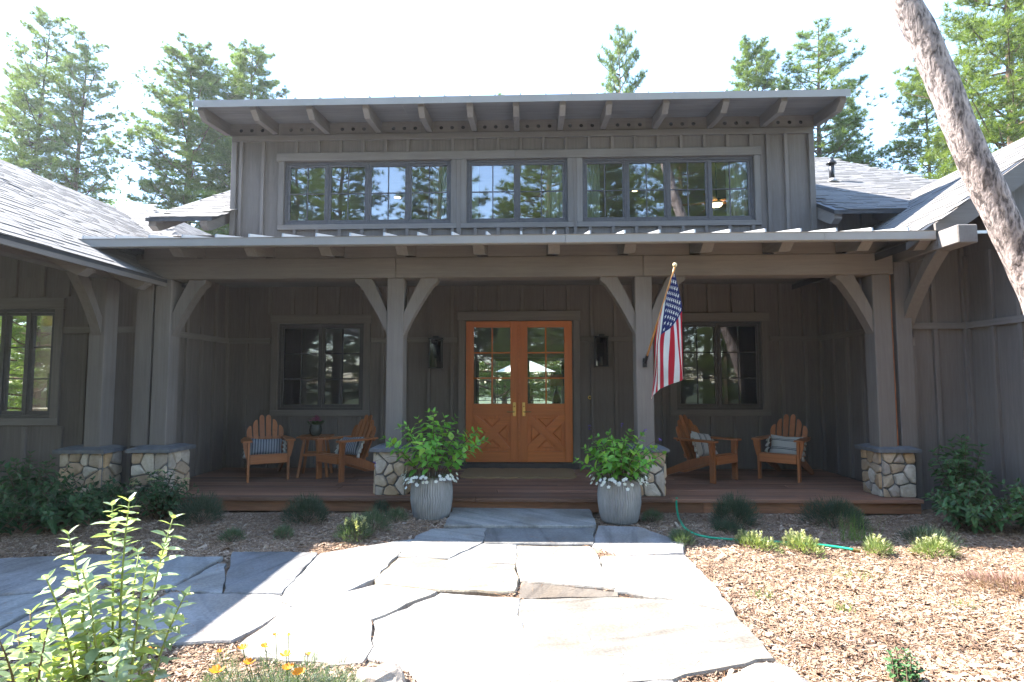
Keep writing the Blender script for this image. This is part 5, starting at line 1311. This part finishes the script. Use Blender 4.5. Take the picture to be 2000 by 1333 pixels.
# bush and poppies close to the camera
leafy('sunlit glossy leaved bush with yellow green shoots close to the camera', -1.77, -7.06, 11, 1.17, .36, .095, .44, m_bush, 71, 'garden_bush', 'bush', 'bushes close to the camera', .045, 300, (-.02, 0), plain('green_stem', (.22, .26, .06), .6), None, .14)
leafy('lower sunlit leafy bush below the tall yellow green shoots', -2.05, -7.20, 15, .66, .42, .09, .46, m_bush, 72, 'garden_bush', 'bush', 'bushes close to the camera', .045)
def poppies():
    t = thing('poppy_plant', 'orange poppies over feathery grey green foliage at the path edge', 'flowers', (-1.02, -6.80, 0)); r = np.random.default_rng(8); rr_ = random.Random(8); n = 9000
    c0 = np.array([(-.38, .02, 0), (-.15, .02, 0), (.05, .05, 0), (.22, .0, 0), (-.02, -.12, 0)])[r.integers(0, 5, n)]; th = r.uniform(0, 6.28, n); q = r.uniform(0, 1, n)**.5
    C = c0+np.stack([.17*q*np.cos(th), .14*q*np.sin(th), r.uniform(.0, .26, n)*(1.1-q)], 1); D = np.stack([q*np.cos(th)+r.normal(size=n)*.5, q*np.sin(th)+r.normal(size=n)*.5, .9+r.normal(size=n)*.3], 1)
    V, F = blades(C, D, r.uniform(.03, .07, n), .0035, r); o = link('foliage', mesh_from('foliage', V, F, m_poppyleaf), t); o['kind'] = 'stuff'
    for i, (x, y, z, s) in enumerate([(-.16, .12, .30, .020), (-.09, .12, .30, .018), (-.30, .05, .26, .036), (-.18, .05, .27, .034), (-.05, .0, .25, .042), (.04, .06, .23, .020), (-.24, 0, .21, .040), (-.38, -.05, .19, .05), (-.02, -.05, .21, .04), (.03, -.04, .18, .045), (-.45, .1, .22, .022), (-.75, -.02, .27, .04)]):
        s *= .72; e = Vector((x, y, z)); st = ob('flower', tube([(x*.7, y*.7, .03), (x*.9, y*.9, z*.6), e], .0022, 5), m_grass, t); g = G()
        for k in range(4):
            b = k*1.5708+rr_.random(); d = Vector((math.cos(b), math.sin(b), .55)); sd = Vector((-math.sin(b), math.cos(b), 0)); P = [e, e+d*s*.6+sd*s*.6, e+d*s+sd*s*.4+Vector((0, 0, .004)), e+d*s*1.05, e+d*s-sd*s*.4+Vector((0, 0, .004)), e+d*s*.6-sd*s*.6]; g.add((P, [(0, 1, 2, 3), (0, 3, 4, 5)]))
        ob('petals', g, m_orange, st)
poppies()
from mathutils import noise as mnoise
def rock(label, x, y, sx, sy, sz, seed):
    bm = bmesh.new(); bmesh.ops.create_icosphere(bm, subdivisions=3, radius=1.0)
    for v in bm.verts:
        n = mnoise.noise(v.co*1.3+Vector((seed, 0, 0)))*.35+mnoise.noise(v.co*3.1+Vector((0, seed, 0)))*.12; c = v.co*(1+n); v.co = Vector((c.x*sx, c.y*sy, c.z*sz+.2*sz))
    me = bpy.data.meshes.new('boulder'); bm.to_mesh(me); bm.free(); me.materials.append(m_rock); o = link('boulder', me, None, (x, y, 0)); tag(o, label, 'rock', 'boulders at the path edge')
rock('brown boulder at the near path edge beside the poppies', -.62, -6.62, .15, .12, .10, 3)
rock('pale boulder at the near path edge beside the sunny mulch', 1.45, -6.55, .20, .13, .09, 8)

# ------------------------------------------------------------------ pines
def bark_mat(name, plate, fiss, sc=1.0):
    m, t, out = newmat(name)
    a = N(t, 'TexNoise'); a.inputs['Scale'].default_value = 1.0; a.inputs['Detail'].default_value = 5; a.inputs['Roughness'].default_value = .6; a.inputs['Distortion'].default_value = .9; L(t, coords(t, (17*sc, 17*sc, 5.5*sc)), a.inputs[0])
    b = N(t, 'TexNoise'); b.inputs['Scale'].default_value = 1.0; b.inputs['Detail'].default_value = 4; L(t, coords(t, (48*sc, 48*sc, 20*sc)), b.inputs[0])
    d = N(t, 'TexNoise'); d.inputs['Scale'].default_value = 2.2*sc; d.inputs['Detail'].default_value = 3; L(t, coords(t, (1, 1, 1)), d.inputs[0])
    f = M2(t, 'ADD', M2(t, 'MULTIPLY', a.outputs[0], .72), M2(t, 'MULTIPLY', b.outputs[0], .28))
    c = ramp(t, f, [(.40, fiss), (.47, tuple(x*.45+y*.55 for x, y in zip(plate, fiss))), (.54, tuple(x*.9 for x in plate)), (.66, tuple(min(1, x*1.2) for x in plate))])
    c = mixc(t, 'MULTIPLY', .7, c, ramp(t, d.outputs[0], [(.3, (.72, .66, .62)), (.7, (1.1, 1.08, 1.06))]))
    principled(t, out, c, .92, f, .9, .035); return m
m_barkp = bark_mat('pine_bark', (.20, .125, .085), (.035, .025, .02), .6)
m_barkd = bark_mat('dark_pine_bark', (.075, .055, .045), (.02, .016, .014), .6)
m_barkn = bark_mat('near_pine_bark', (.36, .30, .275), (.07, .055, .05), 1.0)
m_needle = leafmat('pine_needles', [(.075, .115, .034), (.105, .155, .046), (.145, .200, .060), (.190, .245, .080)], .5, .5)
m_needle_y = leafmat('yellow_pine_needles', [(.10, .15, .03), (.15, .20, .045), (.21, .26, .065)], .5, .5)  # yellower green than the other needles
def pine_mesh(seed, H, cb, Rm, tr, nb, per, K=15, nl=.20, nw=.020, dense=1.0, needle=None, bark=None, top=.10, stem=True):
    r = np.random.default_rng(seed); rr_ = random.Random(seed)
    ax = lambda z: np.array([.012*H*math.sin(z/H*3+seed), .012*H*math.cos(z/H*2.3+seed*2)-.012*H*math.cos(seed*2), z])
    g = G()
    if stem: g.add(tube([tuple(ax(H*k/9)) for k in range(10)], [tr*(1-.93*(k/9)**1.2)*(1.25 if k == 0 else 1) for k in range(10)], 9))
    C = []; D = []
    for i in range(nb):
        u = (i+.5)/nb; h = cb+(H-cb)*(u**.95)*.985; a = i*2.39996+rr_.uniform(-.5, .5); pr = (top+(1-top)*(1-u)**.75)*(.62+.38*min(1, u/.22)); L_ = Rm*pr*rr_.uniform(.6, 1.15)
        b = ax(h); az = np.array([math.cos(a), math.sin(a), 0]); rise = rr_.uniform(-.12, .25)+u*.55
        p1 = b+az*L_*.5+np.array([0, 0, L_*rise*.35]); p2 = b+az*L_+np.array([0, 0, L_*(rise*.8+.12)]); g.add(tube([tuple(b), tuple(p1), tuple(p2)], [tr*.22*(1-u)+.018, tr*.12*(1-u)+.012, .006], 5, False))
        n = max(4, int(per*L_*dense)); t = r.uniform(.28, 1.04, n); base = ((1-t)**2)[:, None]*b+(2*t*(1-t))[:, None]*p1+(t*t)[:, None]*p2
        sd = np.array([-az[1], az[0], 0]); off = r.normal(size=n)*.22*L_*(1.1-.5*t); c = base+sd[None]*off[:, None]+np.array([0, 0, 1])[None]*(np.abs(r.normal(size=n))*.10*L_*.6+.02)[:, None]
        C.append(c); D.append(az[None]*.6+sd[None]*(np.sign(off)*.5)[:, None]+np.array([[0, 0, .75]])+r.normal(size=(n, 3))*.3)
    C = np.concatenate(C); D = norm(np.concatenate(D)); n = len(C); Ck = np.repeat(C, K, 0); Dk = np.repeat(D, K, 0)*.75+norm(r.normal(size=(n*K, 3)))
    V, F = blades(Ck, Dk, r.uniform(.7, 1.2, n*K)*nl, nw, r)
    tm = mesh_from('trunk', g.v, g.f, bark or m_barkp, True); cmh = mesh_from('crown', V, F, needle or m_needle); return tm, cmh
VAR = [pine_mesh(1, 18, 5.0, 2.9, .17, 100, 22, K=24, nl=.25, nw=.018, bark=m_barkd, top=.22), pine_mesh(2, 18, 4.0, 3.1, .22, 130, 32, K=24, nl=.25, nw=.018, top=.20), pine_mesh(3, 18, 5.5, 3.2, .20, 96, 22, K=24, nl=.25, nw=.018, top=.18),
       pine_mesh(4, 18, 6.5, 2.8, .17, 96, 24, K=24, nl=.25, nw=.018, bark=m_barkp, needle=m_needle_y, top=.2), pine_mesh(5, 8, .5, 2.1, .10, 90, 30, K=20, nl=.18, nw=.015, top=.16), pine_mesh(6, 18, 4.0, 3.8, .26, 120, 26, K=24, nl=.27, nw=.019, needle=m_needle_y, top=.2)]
def pine(k, x, y, h, label, rz=None, wide=1.0, group='pines behind the house'):
    t = thing('pine_tree', label, 'tree', (x, y, -.1), rng.uniform(0, 6.28) if rz is None else rz, group); s = h/(8 if k == 4 else 18); t.scale = (s*wide, s*wide, s)
    link('trunk', VAR[k][0], t); link('crown', VAR[k][1], t)
pine(0, -24.9, 17.0, 17.5, 'dark pine at the outer edge of the three-trunk group above the shingled wing')
pine(0, -23.2, 16.0, 19.8, 'tallest dark pine of the three-trunk group above the shingled wing')
pine(2, -21.4, 16.0, 18.3, 'dark pine of the three-trunk group standing nearest the dormer', 2.0)
pine(1, -15.6, 16.0, 17.3, 'broad bushy bright green pine beside the dormer, above the small side roof', None, 1.45)
pine(1, -13.4, 17.0, 18.6, 'pine with rounded top rising just over the dormer roof end', None, 1.25)
pine(4, -18.2, 20.0, 8.5, 'small pine low between the dark trio and the bushy pine')
pine(4, 4.2, 16.0, 17.9, 'lone narrow pine top rising over the middle of the dormer roof', None, .62)
pine(4, -1.4, 16.0, 14.9, 'tip of a pine barely showing above the dormer roof', None, .6)
pine(1, 11.2, 16.0, 17.6, 'dense conical pine top above the flag end of the dormer roof', None, 1.0)
pine(2, 14.0, 16.5, 18.2, 'open airy pine beside the dense conical one, branches spread wide', None, 1.25)
pine(0, 15.9, 18.0, 15.2, 'thin pine behind the vent pipe with drooping branches')
pine(4, 17.6, 19.0, 12.0, 'young pine low behind the vent pipe roof', None, 1.1)
pine(4, 14.6, 18.0, 9.5, 'short pine directly over the vent pipe roof ridge', None, 1.1)
pine(3, 18.2, 15.5, 16.3, 'pine with a slim pale trunk beside the big leaning trunk')
pine(4, 19.5, 17.0, 9.0, 'low young pine between pale trunk and leaning trunk', None, 1.2)
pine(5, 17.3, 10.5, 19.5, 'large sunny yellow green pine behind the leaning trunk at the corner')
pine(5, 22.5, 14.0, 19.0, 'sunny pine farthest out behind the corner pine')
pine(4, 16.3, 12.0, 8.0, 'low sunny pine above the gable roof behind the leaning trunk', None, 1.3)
GB = 'pines seen through the front door'
for i, (x, y, h) in enumerate([(-3.4, 19, 8), (-1.2, 22, 9), (1.6, 20, 8.5), (3.6, 24, 10), (-5.5, 25, 10), (6.0, 22, 9), (.4, 28, 11)]): pine(4, x, y, h, 'green pine beyond the house, seen through the front door glass', None, 1.3, GB)
for i, (x, y, h) in enumerate([(-9.5, 9.5, 4.5), (-12, 11, 5), (-14.5, 10, 4.8), (-10.8, 13, 5.5)]): pine(4, x, y, h, 'green pine behind the wing, seen through the kitchen windows', None, 1.4, 'pines seen through the wing window')
GR = 'pines mirrored in the glass'
for i, (k, x, y, h) in enumerate([(2, -15, -27, 19), (0, -10.5, -22, 20), (2, -5.2, -25, 21), (1, -1.0, -31, 15), (2, 1.3, -21, 21), (0, 4.6, -23, 19), (2, 8.2, -21, 20), (0, 11.5, -24, 21), (2, 15, -22, 19), (0, 19, -26, 20), (1, -20, -25, 18), (0, 6.5, -30, 20), (2, 12.8, -31, 20)]): pine(k, x, y, h, 'tall pine opposite the house, mirrored in the window glass', None, 1.15, GR)
for i, (k, x, y, h) in enumerate([(4, -14, -10.5, 7), (4, -16.5, -13, 8), (4, -19, -16, 9), (0, -21, -14, 17), (2, -17.5, -18, 18), (4, -13, -14.5, 6.5), (1, -24, -19, 19), (4, -22, -12, 8)]): pine(k, x, y, h, 'pine off beyond the wing, mirrored in the wing window', None, 1.3, 'pines mirrored in the wing window')
for i, (x, y, h) in enumerate([(-7.5, -21, 8), (-3.0, -24, 10), (2.6, -26, 7), (5.8, -19, 6.5), (9.6, -18, 8), (-12, -19, 7.5), (-.8, -20, 5), (13.5, -18, 7), (-5.2, -19, 6), (1.2, -18.5, 5.5), (3.8, -20, 7), (7.6, -22, 9), (-9.8, -20, 8), (-15, -22, 9), (11.6, -21, 9), (-1.8, -27, 9), (0.8, -24, 8), (16.5, -21, 9)]): pine(4, x, y, h, 'young bushy pine opposite the house, mirrored in the lower glass', None, 1.35, GR)

def near_pine():
    t = thing('pine_tree', 'thick leaning pine trunk crossing in front of the gabled wing', 'tree', (0, 0, 0))
    ctl = [(5.72, -4.1, -.1, 0.191), (5.62, -4.1, .5, 0.166), (5.42, -4.1, 1.5, 0.151), (5.16, -4.1, 2.45, 0.144), (4.89, -4.1, 3.18, 0.138), (4.59, -4.1, 3.94, 0.137), (4.31, -4.1, 4.83, 0.135), (4.04, -4.1, 5.54, 0.127), (3.70, -4.1, 6.6, 0.121), (3.35, -4.1, 8.3, 0.114), (3.1, -4.1, 10.5, 0.103), (2.95, -4.1, 13, 0.081), (2.9, -4.1, 15.5, 0.044), (2.9, -4.1, 17, 0.015)]
    pts = []
    for i in range(len(ctl)-1):
        p0, p1, p2, p3 = [np.array(ctl[min(max(j, 0), len(ctl)-1)]) for j in (i-1, i, i+1, i+2)]
        for k in range(16): u = k/16; pts.append(.5*((2*p1)+(p2-p0)*u+(2*p0-5*p1+4*p2-p3)*u*u+(3*p1-p0-3*p2+p3)*u**3))
    n = 56; v = []; f = []
    for i, p in enumerate(pts):
        a_ = pts[min(i+1, len(pts)-1)]; b_ = pts[max(i-1, 0)]; tg = Vector(a_[:3]-b_[:3]).normalized(); s = Vector((0, 1, 0)); w_ = tg.cross(s).normalized()
        for k in range(n):
            an = 2*math.pi*k/n; d = s*math.cos(an)+w_*math.sin(an); q = Vector(p[:3])+d*p[3]; e = 0
            if p[2] < 8:
                e = mnoise.noise(Vector((q.x*13, q.y*13, q.z*4)))*.009+mnoise.noise(q*2.2)*.012
            v.append(tuple(q+d*e))
    for i in range(len(pts)-1):
        for k in range(n): f.append((i*n+k, i*n+(k+1) % n, (i+1)*n+(k+1) % n, (i+1)*n+k))
    ob('trunk', (v, f), m_barkn, t, True)
    lm, cm_ = pine_mesh(9, 17, 9.5, 2.6, .16, 50, 12, bark=m_barkn, stem=False)
    link('limbs', lm, t, (2.98, -4.1, 0)); link('crown', cm_, t, (2.98, -4.1, 0))
near_pine()

# dry pine needles fallen on the beds and the stones
def litter(n):
    r = np.random.default_rng(77); y = r.uniform(-7.6, -2.55, n); d = y+9.78; x = r.uniform(-.95, .95, n)*d; z = np.array([ground_h(a, b) for a, b in zip(x, y)])+.014
    onp = np.array([any(in_poly(a, b, p) for p in FLAGS) for a, b in zip(x, y)]); keep = (~onp) | (r.random(n) < .10); z[onp] = .036
    C = np.stack([x, y, z], 1)[keep]; n = len(C); a = r.uniform(0, 6.283, n); D = np.stack([np.cos(a), np.sin(a), r.normal(size=n)*.06], 1)
    V, F = blades(C, D, r.uniform(.05, .14, n), .0028, r); o = link('fallen_needles', mesh_from('fallen_needles', V, F, plain('dry_needle', (.26, .14, .07), .8, 0, .4, 20, .2, .1))); o['kind'] = 'stuff'; o['label'] = 'dry brown pine needles strewn over the mulch'; o['category'] = 'needles'
litter(9000)

# ------------------------------------------------------------------ thin haze added to stand in for the lens's veiling glare
def haze():
    m, t, out = newmat('glare_haze'); v = N(t, 'VolumePrincipled'); v.inputs['Color'].default_value = (.93, .95, 1, 1); v.inputs['Density'].default_value = .0007; v.inputs['Anisotropy'].default_value = .4
    L(t, v.outputs[0], out.inputs['Volume'])
    o = ob('haze', box(-650, 650, -650, 650, -1.2, 25), m, None, False, 'stuff')
haze()
